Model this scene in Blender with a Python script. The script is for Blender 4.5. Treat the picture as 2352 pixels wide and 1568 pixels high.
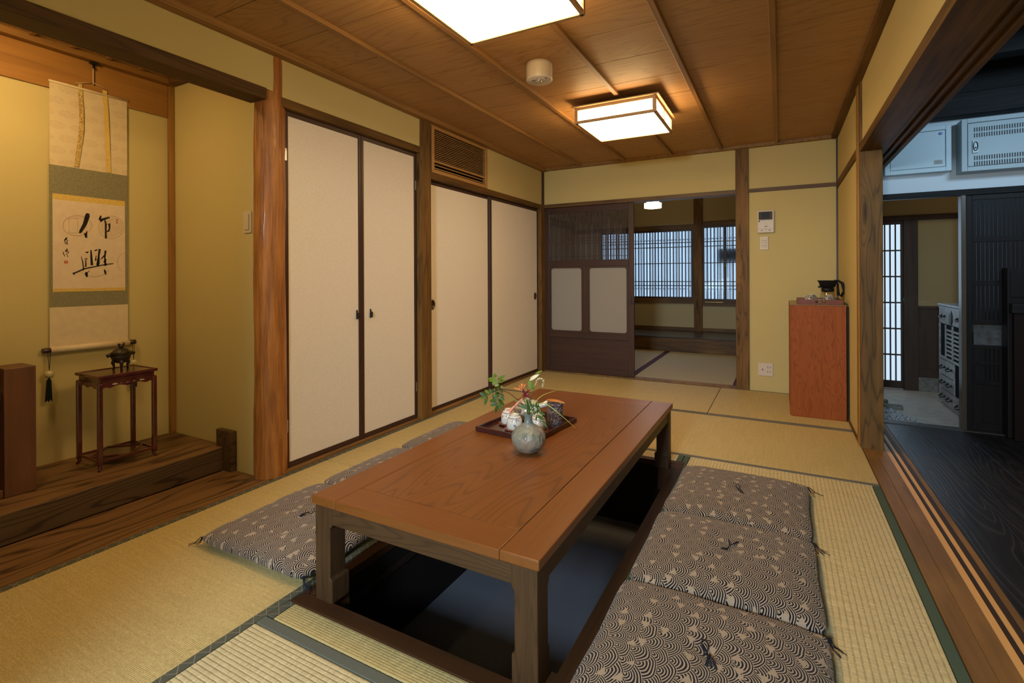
import bpy, bmesh, math, random
from mathutils import Vector, Matrix, noise as mnoise
D = bpy.data
for o in list(D.objects): D.objects.remove(o, do_unlink=True)
S = bpy.context.scene
COL = S.collection
rnd = random.Random(7)

# ------------------------------------------------ camera (shift lens, fitted to the photograph)
CH, FPX, YAW, ROLL = 1.08, 1147.55, 0.4936905, -0.00467975
F_ = Vector((-math.sin(YAW), math.cos(YAW), 0))
R0 = Vector((math.cos(YAW), math.sin(YAW), 0)); U0 = Vector((0, 0, 1))
R_ = R0*math.cos(ROLL) + U0*math.sin(ROLL)
U_ = U0*math.cos(ROLL) - R0*math.sin(ROLL)
cd = D.cameras.new('camera'); cam = D.objects.new('camera', cd); COL.objects.link(cam)
m = Matrix((R_, U_, -F_)).transposed().to_4x4(); m.translation = (0, 0, CH)
cam.matrix_world = m
cd.sensor_width = 36; cd.sensor_fit = 'HORIZONTAL'
cd.lens = FPX/2352*36; cd.shift_y = -(784-635.39)/2352; cd.clip_start = .02
S.camera = cam
S.view_settings.view_transform = 'Standard'; S.view_settings.look = 'None'
S.view_settings.gamma = 1; S.view_settings.use_curve_mapping = False
S.view_settings.exposure = 0.0

# ------------------------------------------------ world and lights
W = D.worlds.new('sky'); S.world = W; W.use_nodes = True
W.node_tree.nodes['Background'].inputs[0].default_value = (.55, .68, .9, 1)
W.node_tree.nodes['Background'].inputs[1].default_value = .5

def light(name, kind, loc, col, power, target=None, size=.3, size_y=None, spread=None):
    l = D.lights.new(name, kind); l.color = col; l.energy = power
    if kind == 'AREA':
        l.shape = 'RECTANGLE'; l.size = size; l.size_y = size_y or size
        if spread: l.spread = spread
    else: l.shadow_soft_size = size
    o = D.objects.new(name, l); COL.objects.link(o); o.location = loc
    if target: o.rotation_euler = (Vector(target)-Vector(loc)).to_track_quat('-Z', 'Y').to_euler()
    return o
WARM = (1, .66, .28); DAY = (.66, .85, 1)
LAMP_E = 22.0            # emission of the lamp diffusers
light('veranda_daylight', 'AREA', (-.42, -2.0, 1.86), DAY, 150, (-.75, 1.4, 0), .45, .5)
light('entrance_high_window', 'AREA', (1.75, 2.7, 2.30), (.50, .76, 1), 6.5, (1.2, 4.6, 1.95), .5, .35, 1.6)
light('alcove_tube', 'AREA', (-2.62, .70, 2.16), (1, .66, .28), 12.0, (-3.1, .95, 1.2), .12, .5)
light('entrance_door_daylight', 'AREA', (.95, 5.80, 1.1), (.50, .74, 1), 3.5, (1.1, 4.0, .2), .5, 1.4)
light('hall_fill_light', 'POINT', (1.9, 5.1, 2.2), (1, .66, .30), 3.2, size=.08)  # added warm fill with no fixture, brightens the hall wall
light('back_room_daylight', 'AREA', (-1.4, 8.25, 1.3), (.66, .82, 1), 2.5, (-1.2, 5.2, .6), 1.4, .9)

# ------------------------------------------------ pixel rays (pixels of the 2352x1568 frame to world points)
C0 = Vector((0, 0, CH))
def ray(x, y): return R_*((x-1176)/FPX) + U_*((635.39-y)/FPX) + F_
def onz(x, y, z=0.): d = ray(x, y); return C0 + d*((z-CH)/d.z)
def onx(x, y, X): d = ray(x, y); return C0 + d*(X/d.x)
def ony(x, y, Y): d = ray(x, y); return C0 + d*(Y/d.y)

# ------------------------------------------------ node expression helper
class NT:
    def __init__(s, name):
        s.m = D.materials.new(name); s.m.use_nodes = True; s.t = s.m.node_tree
        for n in list(s.t.nodes): s.t.nodes.remove(n)
        s.out = s.t.nodes.new('ShaderNodeOutputMaterial')
    def n(s, kind, **kw):
        q = s.t.nodes.new('ShaderNode'+kind)
        for k, v in kw.items(): setattr(q, k, v)
        return q
    def l(s, a, b): s.t.links.new(a, b)
    def put(s, sock, v):
        if isinstance(v, X): s.l(v.s, sock)
        elif hasattr(v, 'is_output') or isinstance(v, bpy.types.NodeSocket): s.l(v, sock)
        elif isinstance(v, (tuple, list)):
            sock.default_value = tuple(v) if len(v) == len(sock.default_value) else tuple(v)+(1,)
        else: sock.default_value = v
    def math(s, op, *a, clamp=False):
        q = s.n('Math', operation=op, use_clamp=clamp)
        for i, v in enumerate(a): s.put(q.inputs[i], v)
        return X(s, q.outputs[0])
    def coord(s, kind='Object'):
        q = s.n('TexCoord'); return q.outputs[kind]
    def xyz(s, vec):
        q = s.n('SeparateXYZ'); s.l(vec, q.inputs[0]); return [X(s, q.outputs[i]) for i in range(3)]
    def vec(s, x, y, z=0.):
        q = s.n('CombineXYZ')
        for i, v in enumerate((x, y, z)): s.put(q.inputs[i], v)
        return q.outputs[0]
    def noise(s, vec, scale=5., detail=2., rough=.5, out=0, dist=0.):
        q = s.n('TexNoise'); s.l(vec, q.inputs['Vector']); q.inputs['Scale'].default_value = scale
        q.inputs['Detail'].default_value = detail; q.inputs['Roughness'].default_value = rough
        q.inputs['Distortion'].default_value = dist
        return X(s, q.outputs[out])
    def mix(s, f, a, b, blend='MIX'):
        q = s.n('Mix', data_type='RGBA', blend_type=blend)
        s.put(q.inputs[0], f); s.put(q.inputs[6], a); s.put(q.inputs[7], b)
        return q.outputs[2]
    def ramp(s, v, lo, hi):            # linear step lo..hi -> 0..1
        q = s.n('MapRange'); s.put(q.inputs[0], v); s.put(q.inputs[1], lo); s.put(q.inputs[2], hi)
        return X(s, q.outputs[0])
    def rand(s): return X(s, s.n('ObjectInfo').outputs['Random'])
    def bump(s, h, strength=.3, dist=.002, normal=None):
        q = s.n('Bump'); q.inputs['Strength'].default_value = strength; q.inputs['Distance'].default_value = dist
        s.put(q.inputs['Height'], h)
        if normal is not None: s.l(normal, q.inputs['Normal'])
        return q.outputs[0]
    def bsdf(s, color, rough=.6, spec=.35, normal=None, coat=0, metal=0, trans=0, sheen=0, emis=None, es=0, alpha=None, coat_r=.1):
        q = s.n('BsdfPrincipled'); s.put(q.inputs['Base Color'], color); s.put(q.inputs['Roughness'], rough)
        q.inputs['Specular IOR Level'].default_value = spec; q.inputs['Metallic'].default_value = metal
        q.inputs['Coat Weight'].default_value = coat; q.inputs['Coat Roughness'].default_value = coat_r
        q.inputs['Transmission Weight'].default_value = trans; q.inputs['Sheen Weight'].default_value = sheen
        if normal is not None: s.l(normal, q.inputs['Normal'])
        if emis is not None: s.put(q.inputs['Emission Color'], emis); q.inputs['Emission Strength'].default_value = es
        if alpha is not None: s.put(q.inputs['Alpha'], alpha)
        s.l(q.outputs[0], s.out.inputs[0]); return q
class X:
    def __init__(s, nt, sock): s.nt = nt; s.s = sock
    def _o(s, op, b, r=False): return s.nt.math(op, b, s) if r else s.nt.math(op, s, b)
    def __add__(s, b): return s._o('ADD', b)
    __radd__ = __add__
    def __sub__(s, b): return s._o('SUBTRACT', b)
    def __rsub__(s, b): return s._o('SUBTRACT', b, True)
    def __mul__(s, b): return s._o('MULTIPLY', b)
    __rmul__ = __mul__
    def __truediv__(s, b): return s._o('DIVIDE', b)
    def __lt__(s, b): return s._o('LESS_THAN', b)
    def __gt__(s, b): return s._o('GREATER_THAN', b)
    def abs(s): return s.nt.math('ABSOLUTE', s)
    def floor(s): return s.nt.math('FLOOR', s)
    def fract(s): return s.nt.math('FRACT', s)
    def sin(s): return s.nt.math('SINE', s)
    def sqrt(s): return s.nt.math('SQRT', s)
    def pow(s, p): return s.nt.math('POWER', s, p)
    def max(s, b): return s._o('MAXIMUM', b)
    def min(s, b): return s._o('MINIMUM', b)

def plain(name, c, rough=.5, spec=.4, metal=0, coat=0, var=.0, vs=40., bump=0, bs=80., sheen=0, trans=0):
    t = NT(name); v = t.coord(); col = tuple(c)
    nrm = None
    if var:
        n = t.noise(v, vs, 3.)
        col = t.mix(t.ramp(n, .3, .7), tuple(max(0, x*(1-var)) for x in c), tuple(min(1, x*(1+var)) for x in c))
    if bump: nrm = t.bump(t.noise(v, bs, 3.), bump, .002)
    t.bsdf(col, rough, spec, nrm, coat, metal, trans, sheen)
    return t.m

def wood(name, c1, c2, axis='Y', along=.6, across=7., freq=9., line=.5, rough=.5, spec=.35, coat=0, bump=.15, fib=.25, patch=.0, pc=None, coat_r=.15, thin=.72, soft=.5, knots=0):
    """grain = contour lines of a noise stretched along the board"""
    t = NT(name); x, y, z = t.xyz(t.coord()); r = t.rand()
    a, b, c = {'X': (x, y, z), 'Y': (y, x, z), 'Z': (z, x, y)}[axis]
    off = r*37.
    v = t.vec(a*along+off, b*across+off, c*across)
    n = t.noise(v, 1., 2., .45)
    if knots:
        vo = t.n('TexVoronoi', feature='F1'); vo.inputs['Scale'].default_value = 1.
        t.l(t.vec(a*knots+off, b*9.+off, c*9.), vo.inputs['Vector'])
        kd = X(t, vo.outputs['Distance'])
        km = 1.-t.ramp(kd, .0, .42)
        n = n + km*km*.5
    s = (n*(freq*6.2832)).sin()
    ln = t.ramp(s, thin, 1.)
    v2 = t.vec(a*6., b*260., c*260.)
    f = t.noise(v2, 1., 2.)
    v3 = t.vec(a*2.+off, b*30., c*30.)
    g = t.noise(v3, 1., 2.)
    k = t.ramp(g, .3, .72)
    col = t.mix(k*soft*2., c1, tuple(.5*(p+q) for p, q in zip(c1, c2)))
    col = t.mix(t.ramp(s, -.6, .9)*line*.35, col, c2)
    col = t.mix(ln*line, col, c2)
    col = t.mix(t.ramp(f, .45, .75)*fib, col, c2)
    if patch:
        pn = t.ramp(t.noise(t.vec(a*1.5+off, b*6., c*6.), 1., 3.), .48, .68)
        col = t.mix(pn*patch, col, pc)
    if knots: col = t.mix((1.-t.ramp(kd, .05, .15))*.85, col, tuple(q*.35 for q in c2))
    h = ln*-.6 + f*-.5
    t.bsdf(col, rough, spec, t.bump(h, bump, .0012), coat, coat_r=coat_r)
    return t.m

def plaster(name, c, bump=.35):
    t = NT(name); v = t.coord()
    n = t.noise(v, 420., 3., .6); n2 = t.noise(v, 2.2, 2.)
    col = t.mix(t.ramp(n2, .3, .7)*.35, c, tuple(x*.9 for x in c))
    t.bsdf(col, .95, .1, t.bump(n, bump, .0012)); return t.m

def tatami(name, c1, c2, axis, pitch, hatch, strength=.5, bump=.8):
    """rush weave: warp ridges run along `axis`, rush strands across it"""
    t = NT(name); x, y, z = t.xyz(t.coord())
    a, b = (y, x) if axis == 'Y' else (x, y)
    wob = t.noise(t.vec(a*6., b*6.), 1., 1.)*.0016
    rb = ((b+wob)/pitch)
    fr = rb.fract(); cell = rb.floor()
    ridge = (fr-.5).abs()*2.                       # 1 at the warp line
    groove = t.ramp(ridge, .50, 1.)
    strand = t.noise(t.vec(a/hatch+cell*3.7, b/pitch*.35+cell*7.1), 1., 2., .6)
    big = t.noise(t.vec(a*1.3, b*1.3), 1., 2.)
    tick = t.noise(t.vec(a/(pitch*1.1)+cell*5.3, cell*3.3), 1., 0.)
    col = t.mix(t.ramp(strand, .36, .62), c2, c1)
    sk = t.noise(t.vec(a*150., b*3.), 1., 2.)
    col = t.mix(t.ramp(sk, .4, .65)*.30, col, tuple(q*.80 for q in c2))
    col = t.mix(groove*strength*t.ramp(tick, .25, .6), col, tuple(q*.48 for q in c2))
    col = t.mix(t.ramp(big, .35, .7)*.25, col, tuple(q*.86 for q in c1))
    h = (1.-groove)*.8 + strand*.5
    t.bsdf(col, .55, .38, t.bump(h, bump, .0016)); return t.m

def heri(name, c, c2, axis, kind):
    t = NT(name); x, y, z = t.xyz(t.coord())
    a, b = (y, x) if axis == 'Y' else (x, y)
    if kind == 'diamond':
        p = .045
        l1 = ((a/p + b/.031*.5).fract()-.5).abs(); l2 = ((a/p - b/.031*.5).fract()-.5).abs()
        f = (l1 < .022).max(l2 < .022)
        col = t.mix(f*.8, c, c2)
    elif kind == 'fine':
        p = .0045
        f = (((a+b)/p).fract() < .3).max(((a-b)/p).fract() < .3)
        col = t.mix(f*.55, c, c2)
    else:
        f = ((a/.006).fract() < .35)
        col = t.mix(f*.35, c, c2)
    t.bsdf(col, .7, .25, t.bump(t.noise(t.vec(x*900., y*900.), 1., 1.), .3, .0005)); return t.m

def emit(name, c, s, col2=None):
    t = NT(name); e = t.n('Emission'); t.put(e.inputs[0], c); e.inputs[1].default_value = s
    t.l(e.outputs[0], t.out.inputs[0]); return t.m

# ------------------------------------------------ mesh helpers
def B(): return bmesh.new()
def box(bm, x0, y0, z0, x1, y1, z1):
    vs = [bm.verts.new(p) for p in ((x0,y0,z0),(x1,y0,z0),(x1,y1,z0),(x0,y1,z0),(x0,y0,z1),(x1,y0,z1),(x1,y1,z1),(x0,y1,z1))]
    for f in ((3,2,1,0),(4,5,6,7),(0,1,5,4),(1,2,6,5),(2,3,7,6),(3,0,4,7)): bm.faces.new([vs[i] for i in f])
    return vs
def bxm(*a):
    bm = B()
    if isinstance(a[0], (tuple, list)):
        for q in a: box(bm, *q)
    else: box(bm, *a)
    return bm
def cyl(bm, p0, p1, r0, r1=None, seg=16, caps=True):
    p0, p1 = Vector(p0), Vector(p1); r1 = r0 if r1 is None else r1
    q = (p1-p0).to_track_quat('Z', 'X'); rings = []
    for p, r in ((p0, r0), (p1, r1)):
        rings.append([bm.verts.new(p + q @ Vector((math.cos(2*math.pi*i/seg)*r, math.sin(2*math.pi*i/seg)*r, 0))) for i in range(seg)])
    for i in range(seg): bm.faces.new((rings[0][i], rings[0][(i+1) % seg], rings[1][(i+1) % seg], rings[1][i]))
    if caps: bm.faces.new(rings[0][::-1]); bm.faces.new(rings[1])
def tube(bm, pts, r, seg=8, caps=True):
    pts = [Vector(p) for p in pts]; n = len(pts)
    rs = r if isinstance(r, (list, tuple)) else [r]*n
    rings = []; up = None
    for i, p in enumerate(pts):
        d = (pts[min(i+1, n-1)]-pts[max(i-1, 0)]).normalized()
        if up is None:
            up = Vector((0, 0, 1)) if abs(d.z) < .9 else Vector((1, 0, 0))
        s = d.cross(up).normalized(); up = s.cross(d).normalized()
        rings.append([bm.verts.new(p + (s*math.cos(2*math.pi*k/seg) + up*math.sin(2*math.pi*k/seg))*rs[i]) for k in range(seg)])
    for i in range(n-1):
        for k in range(seg):
            bm.faces.new((rings[i][k], rings[i][(k+1) % seg], rings[i+1][(k+1) % seg], rings[i+1][k]))
    if caps: bm.faces.new(rings[0][::-1]); bm.faces.new(rings[-1])
def lathe(bm, prof, c=(0, 0, 0), seg=32, wob=0, caps=True):
    rings = []
    for r, z in prof:
        rings.append([bm.verts.new((c[0]+max(r, 1e-4)*math.cos(2*math.pi*i/seg)*(1+wob*math.sin(3*2*math.pi*i/seg+z*30)), c[1]+max(r, 1e-4)*math.sin(2*math.pi*i/seg)*(1+wob*math.sin(2*2*math.pi*i/seg+z*50)), c[2]+z)) for i in range(seg)])
    for a, b in zip(rings, rings[1:]):
        for i in range(seg): bm.faces.new((a[i], a[(i+1) % seg], b[(i+1) % seg], b[i]))
    if caps and prof[0][0] > 1e-3: bm.faces.new(rings[0][::-1])
    if caps and prof[-1][0] > 1e-3: bm.faces.new(rings[-1])
def ell(bm, c, r, seg=12, rings=8, rot=None):
    mt = Matrix.Translation(c) @ (rot or Matrix()) @ Matrix.Diagonal((r[0], r[1], r[2], 1))
    bmesh.ops.create_uvsphere(bm, u_segments=seg, v_segments=rings, radius=1, matrix=mt)
def prism(bm, pts, axis, lo, hi):
    """polygon pts (2D) extruded along axis"""
    def P(a, b, c): return {'X': (c, a, b), 'Y': (a, c, b), 'Z': (a, b, c)}[axis]
    lo_, hi_ = [bm.verts.new(P(a, b, lo)) for a, b in pts], [bm.verts.new(P(a, b, hi)) for a, b in pts]
    n = len(pts)
    bm.faces.new(lo_[::-1]); bm.faces.new(hi_)
    for i in range(n): bm.faces.new((lo_[i], lo_[(i+1) % n], hi_[(i+1) % n], hi_[i]))
    bmesh.ops.recalc_face_normals(bm, faces=bm.faces)
def rrect(w, h, r, n=5, cx=0, cy=0):
    out = []
    for qx, qy, a0 in ((1, 1, 0), (-1, 1, 90), (-1, -1, 180), (1, -1, 270)):
        for i in range(n+1):
            a = math.radians(a0+90*i/n)
            out.append((cx+qx*(w/2-r)+r*math.cos(a), cy+qy*(h/2-r)+r*math.sin(a)))
    return out

def ob(name, bm, mat, parent=None, bev=0, smooth=False, seg=2, rel=True):
    """link a bmesh given in world coordinates; with a parent Empty the mesh is moved into its frame"""
    bmesh.ops.recalc_face_normals(bm, faces=bm.faces)
    if parent is not None and rel:
        off = parent.matrix_world.inverted() if False else None
        l = Vector((0, 0, 0)); p = parent
        while p is not None: l += Vector(p.location); p = p.parent
        bmesh.ops.translate(bm, verts=bm.verts, vec=-l)
    me = D.meshes.new(name); bm.to_mesh(me); bm.free()
    if smooth:
        for p in me.polygons: p.use_smooth = True
    o = D.objects.new(name, me); COL.objects.link(o)
    mats = mat if isinstance(mat, (list, tuple)) else [mat]
    for q in mats: me.materials.append(q)
    if bev:
        b = o.modifiers.new('bevel', 'BEVEL'); b.width = bev; b.segments = seg; b.limit_method = 'ANGLE'
        b.angle_limit = math.radians(40)
    if parent is not None: o.parent = parent
    return o
def tag(o, label, cat, group=None, kind=None):
    o['label'] = label; o['category'] = cat
    if group: o['group'] = group
    if kind: o['kind'] = kind
    return o
def thing(name, label, cat, loc, group=None, kind=None, rot=0):
    o = D.objects.new(name, None); COL.objects.link(o); o.location = loc; o.rotation_euler = (0, 0, rot)
    o.empty_display_size = .05
    return tag(o, label, cat, group, kind)
def struct(name, bm, mat, label, cat, bev=0, smooth=False):
    return tag(ob(name, bm, mat, None, bev, smooth), label, cat, None, 'structure')
def copy_tree(o, parent=None):
    c = o.copy(); COL.objects.link(c)
    if parent is not None: c.parent = parent
    for ch in list(o.children): copy_tree(ch, c)
    return c
# ------------------------------------------------ materials
M = {}
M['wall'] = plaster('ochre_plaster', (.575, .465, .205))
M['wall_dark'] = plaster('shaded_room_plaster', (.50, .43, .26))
M['wall_hall'] = plaster('hall_shaded_ochre_plaster', (.36, .265, .13))  # ochre plaster darkened so its colour carries the hall's shade
M['wall_white'] = plaster('white_plaster', (.62, .66, .70), .15)
M['post'] = wood('stained_post', (.20, .10, .026), (.060, .034, .012), 'Z', .9, 11., 9., .7, .55, .2, 0, .2, .3, .6, (.28, .14, .035), knots=1.3)
M['beamY'] = wood('stained_beam_y', (.16, .08, .022), (.05, .028, .010), 'Y', .7, 14., 5., .5, .6, .15, 0, .2, .3, .5, (.22, .115, .032))
M['beamX'] = wood('stained_beam_x', (.15, .075, .022), (.045, .025, .010), 'X', .7, 14., 5., .5, .5, .35, 0, .2, .3, .6, (.27, .14, .04))
M['trimY'] = wood('honey_trim_y', (.30, .15, .035), (.14, .07, .018), 'Y', .7, 14., 4., .4, .5, .35)
M['trimZ'] = wood('honey_trim_z', (.36, .18, .04), (.20, .095, .022), 'Z', .7, 14., 4., .4, .5, .35)
M['darkbeam'] = wood('dark_alcove_beam', (.115, .060, .024), (.040, .023, .010), 'Y', .6, 14., 8., .5, .6, .15)
M['brown'] = wood('dark_brown_frame', (.065, .028, .017), (.032, .014, .009), 'Z', .6, 20., 4., .4, .45, .4, 0, .08)
M['brownY'] = wood('dark_brown_rail_y', (.065, .028, .017), (.032, .014, .009), 'Y', .6, 20., 4., .4, .45, .4, 0, .08)
M['brownX'] = wood('dark_brown_rail_x', (.060, .027, .016), (.030, .014, .009), 'X', .6, 20., 4., .4, .45, .4, 0, .08)
M['ceil'] = wood('cedar_ceiling_board', (.43, .235, .086), (.31, .150, .050), 'X', .6, 5.5, 20., .6, .55, .3, 0, .05, .12, soft=.25)
M['batten'] = wood('cedar_batten', (.34, .17, .05), (.16, .08, .024), 'Y', .6, 20., 4., .4, .5, .35)
M['alcoveboard'] = wood('alcove_upper_board', (.40, .19, .045), (.22, .10, .025), 'Y', .5, 8., 3., .3, .5, .3)
M['keyaki'] = wood('alcove_floor_board', (.210, .112, .045), (.045, .022, .011), 'Y', .75, 5., 10., .85, .42, .3, 0, .08, .15, thin=.78, soft=.2)
M['keyaki2'] = wood('alcove_ledge_front', (.115, .068, .034), (.035, .021, .013), 'Y', .7, 6., 12., .8, .5, .25, 0, .10, .2, thin=.75, soft=.2)
M['bark'] = None
M['paper'] = plain('fusuma_paper', (.76, .68, .585), .75, .25, var=.06, vs=130., bump=.15, bs=300.)
M['table'] = wood('table_top_frame', (.19, .062, .012), (.135, .042, .008), 'Y', .5, 12., 14., .3, .36, .35, .12, .03, .2, coat_r=.3, soft=.2)
M['tableX'] = wood('table_top_frame_x', (.19, .062, .012), (.135, .042, .008), 'X', .5, 12., 14., .3, .36, .35, .12, .03, .2, coat_r=.3, soft=.2)
M['tablep'] = wood('table_top_panel', (.195, .067, .014), (.105, .033, .0075), 'Y', .45, 3.2, 40., .65, .36, .35, .12, .04, .2, coat_r=.3, soft=.2)
M['tableleg'] = wood('table_leg_wood', (.075, .036, .014), (.036, .018, .008), 'Z', .7, 12., 22., .5, .5, .3, .0, .08, .35)
M['tableapron'] = wood('table_apron_wood', (.078, .038, .015), (.038, .019, .008), 'X', .7, 7., 26., .7, .5, .3, .0, .08, .3)
M['tableapronY'] = wood('table_apron_wood_y', (.078, .038, .015), (.038, .019, .008), 'Y', .7, 7., 26., .7, .5, .3, .0, .08, .3)
M['rimX'] = wood('pit_rim_wood_x', (.065, .027, .010), (.038, .016, .007), 'X', .7, 20., 4., .3, .55, .12, 0, .04)
M['rimY'] = wood('pit_rim_wood_y', (.065, .027, .010), (.038, .016, .007), 'Y', .7, 20., 4., .3, .55, .12, 0, .04)
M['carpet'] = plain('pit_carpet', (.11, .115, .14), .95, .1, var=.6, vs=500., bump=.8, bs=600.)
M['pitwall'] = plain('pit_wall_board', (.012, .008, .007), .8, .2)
GOLD1, GOLD2 = (.66, .52, .235), (.41, .31, .125)
M['tatY'] = tatami('tatami_fine_y', GOLD1, GOLD2, 'Y', .0085, .0024, .6, .8)
M['tatX'] = tatami('tatami_fine_x', GOLD1, GOLD2, 'X', .0085, .0024, .35, .6)
M['tatYc'] = tatami('tatami_coarse_y', (.70, .58, .32), (.47, .375, .185), 'Y', .0180, .0028, .62, 1.)
M['tatXc'] = tatami('tatami_coarse_x', (.72, .62, .38), (.47, .385, .20), 'X', .0138, .0028, .62, 1.)
M['tatback'] = tatami('tatami_back_room', (.60, .50, .28), (.45, .37, .19), 'Y', .016, .003, .5, .6)
M['heridY'] = heri('border_diamond_y', (.085, .090, .065), (.36, .27, .22), 'Y', 'diamond')
M['heridX'] = heri('border_grey_x', (.125, .115, .095), (.30, .26, .20), 'X', 'stripe')
M['herifX'] = heri('border_fine_x', (.055, .070, .060), (.26, .25, .20), 'X', 'fine')
M['herigY'] = heri('border_green_y', (.055, .085, .058), (.14, .17, .12), 'Y', 'stripe')
M['herip'] = heri('border_purple', (.075, .022, .038), (.12, .04, .06), 'Y', 'stripe')
M['sill'] = wood('threshold_wood', (.23, .115, .034), (.12, .06, .020), 'Y', .6, 10., 4., .3, .55, .25, 0, .05, .3, .6, (.38, .19, .05))
M['groove'] = plain('threshold_groove_tape', (.72, .38, .13), .5, .2)
M['grooved'] = plain('threshold_dark_strip', (.045, .026, .018), .55, .2)
M['floorblack'] = wood('black_stained_board', (.010, .008, .008), (.040, .036, .036), 'Y', .45, 4., 26., .8, .38, .22, 0, .35, .1)
M['lampwood'] = wood('lamp_frame_wood', (.58, .34, .15), (.44, .25, .10), 'X', .7, 20., 3., .2, .45, .35)
M['lamp'] = emit('lamp_diffuser', (1, .68, .32), LAMP_E)
M['lampcap'] = plain('lamp_screw_cap', (.03, .02, .02), .4, .4)
M['white'] = plain('ivory_plastic', (.62, .52, .42), .4, .45)
M['offwhite'] = plain('cream_plastic', (.60, .49, .33), .4, .45)
M['black'] = plain('black_plastic', (.012, .011, .011), .45, .2)
M['grey'] = plain('grey_plastic', (.10, .085, .075), .7, .1)
M['darkgap'] = plain('dark_interior', (.008, .007, .006), .9, .1)
M['louver'] = wood('louver_wood', (.46, .25, .08), (.32, .16, .05), 'Y', .7, 30., 3., .2, .45, .35)
M['frost'] = None
M['metalbox'] = plain('painted_steel', (.34, .40, .42), .45, .4, bump=.05, bs=400.)
M['metalbox2'] = plain('painted_steel_light', (.48, .58, .62), .45, .4)
M['chrome'] = plain('chrome', (.75, .78, .82), .2, .5, metal=1)
M['brass'] = plain('brass', (.55, .36, .10), .3, .5, metal=1)
M['iron'] = plain('black_iron', (.02, .018, .016), .4, .5, metal=.4)
M['bronze'] = plain('dark_bronze', (.045, .034, .024), .42, .5, metal=.55, var=.4, vs=60., bump=.6, bs=70.)
M['lacquer'] = plain('red_lacquer', (.085, .014, .010), .22, .55, coat=.6, var=.3, vs=30.)
M['lacquertop'] = plain('dark_lacquer_top', (.075, .035, .018), .22, .5, coat=.5, var=.3, vs=12.)
M['screenwood'] = wood('reddish_screen_wood', (.135, .054, .022), (.055, .023, .011), 'Z', .8, 10., 4., .3, .45, .4, 0, .1, .3, .4, (.24, .09, .035))
M['cabinet'] = wood('red_stained_plywood', (.32, .085, .017), (.20, .043, .010), 'Z', 2.2, 15., 13., .6, .5, .15, .0, .03, .15, soft=.3)
M['cabtop'] = plain('cabinet_top', (.20, .11, .035), .35, .45, coat=.2)
M['traywood'] = plain('red_brown_tray_wood', (.18, .045, .018), .4, .25, coat=.05, var=.15, vs=20.)
M['traydark'] = plain('dark_lacquer_tray', (.050, .014, .012), .22, .5, coat=.4, var=.2, vs=30.)
M['rock'] = plain('grey_stone', (.16, .15, .13), .8, .3, var=.3, vs=40., bump=.6, bs=60.)
M['tansu'] = plain('worn_tansu_wood', (.30, .28, .27), .38, .5, var=.35, vs=25., bump=.2, bs=60., coat=.1)
M['doma'] = plain('pitted_stone_floor', (.50, .42, .34), .6, .3, var=.12, vs=14., bump=.3, bs=30.)
M['thread'] = plain('navy_thread', (.010, .013, .026), .8, .2)
M['leaf'] = plain('leaf_green', (.13, .21, .020), .5, .35, var=.3, vs=60.)
M['leafd'] = plain('leaf_dark_green', (.045, .088, .012), .5, .35, var=.3, vs=60.)
M['stem'] = plain('green_stem', (.12, .16, .03), .5, .3)
M['twig'] = plain('brown_twig', (.06, .03, .015), .6, .3)
M['pink'] = plain('pink_petal', (.62, .27, .18), .6, .2, var=.15, vs=80.)
M['orange'] = plain('orange_petal', (.75, .25, .08), .6, .2)
M['maroon'] = plain('maroon_petal', (.16, .008, .028), .5, .3, var=.3, vs=60.)
M['cream'] = plain('cream_petal', (.78, .72, .50), .6, .2)
M['yellowgreen'] = plain('yellow_green_blade', (.42, .46, .08), .5, .3)

def bark():
    t = NT('polished_log'); x, y, z = t.xyz(t.coord())
    n = t.noise(t.vec(x*34., y*34., z*3.2), 1., 3., .6)
    n2 = t.noise(t.vec(x*110., y*110., z*5.), 1., 2.)
    n3 = t.noise(t.vec(x*9., y*9., z*1.2), 1., 2.)
    col = t.mix(t.ramp(n, .35, .7), (.25, .088, .020), (.53, .215, .046))
    col = t.mix(t.ramp(n3, .3, .7)*.35, col, (.34, .125, .026))
    t.bsdf(col, .42, .4, t.bump(n*1.6+n2*.5, .9, .009), .1); return t.m
M['bark'] = bark()
def frost():
    t = NT('frosted_glass'); tr = t.n('BsdfTransparent'); tr.inputs[0].default_value = (.9, .9, .88, 1)
    q = t.bsdf((.50, .47, .42), .3, .5); tl = t.n('BsdfTranslucent'); tl.inputs[0].default_value = (.55, .55, .53, 1)
    m1 = t.n('MixShader'); m1.inputs[0].default_value = .45; t.l(q.outputs[0], m1.inputs[1]); t.l(tl.outputs[0], m1.inputs[2])
    m2 = t.n('MixShader'); m2.inputs[0].default_value = .06; t.l(m1.outputs[0], m2.inputs[1]); t.l(tr.outputs[0], m2.inputs[2])
    t.l(m2.outputs[0], t.out.inputs[0]); return t.m
M['frost'] = frost()
def clear(name, tint=(.9, .93, .95), gl=.12):
    t = NT(name); tr = t.n('BsdfTransparent'); tr.inputs[0].default_value = (*tint, 1)
    g = t.n('BsdfGlossy'); g.inputs['Roughness'].default_value = .03
    m1 = t.n('MixShader'); m1.inputs[0].default_value = gl; t.l(tr.outputs[0], m1.inputs[1]); t.l(g.outputs[0], m1.inputs[2])
    t.l(m1.outputs[0], t.out.inputs[0]); return t.m
M['glass'] = clear('clear_glass'); M['glassthin'] = clear('door_glass', (.8, .82, .84), .06)

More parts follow.
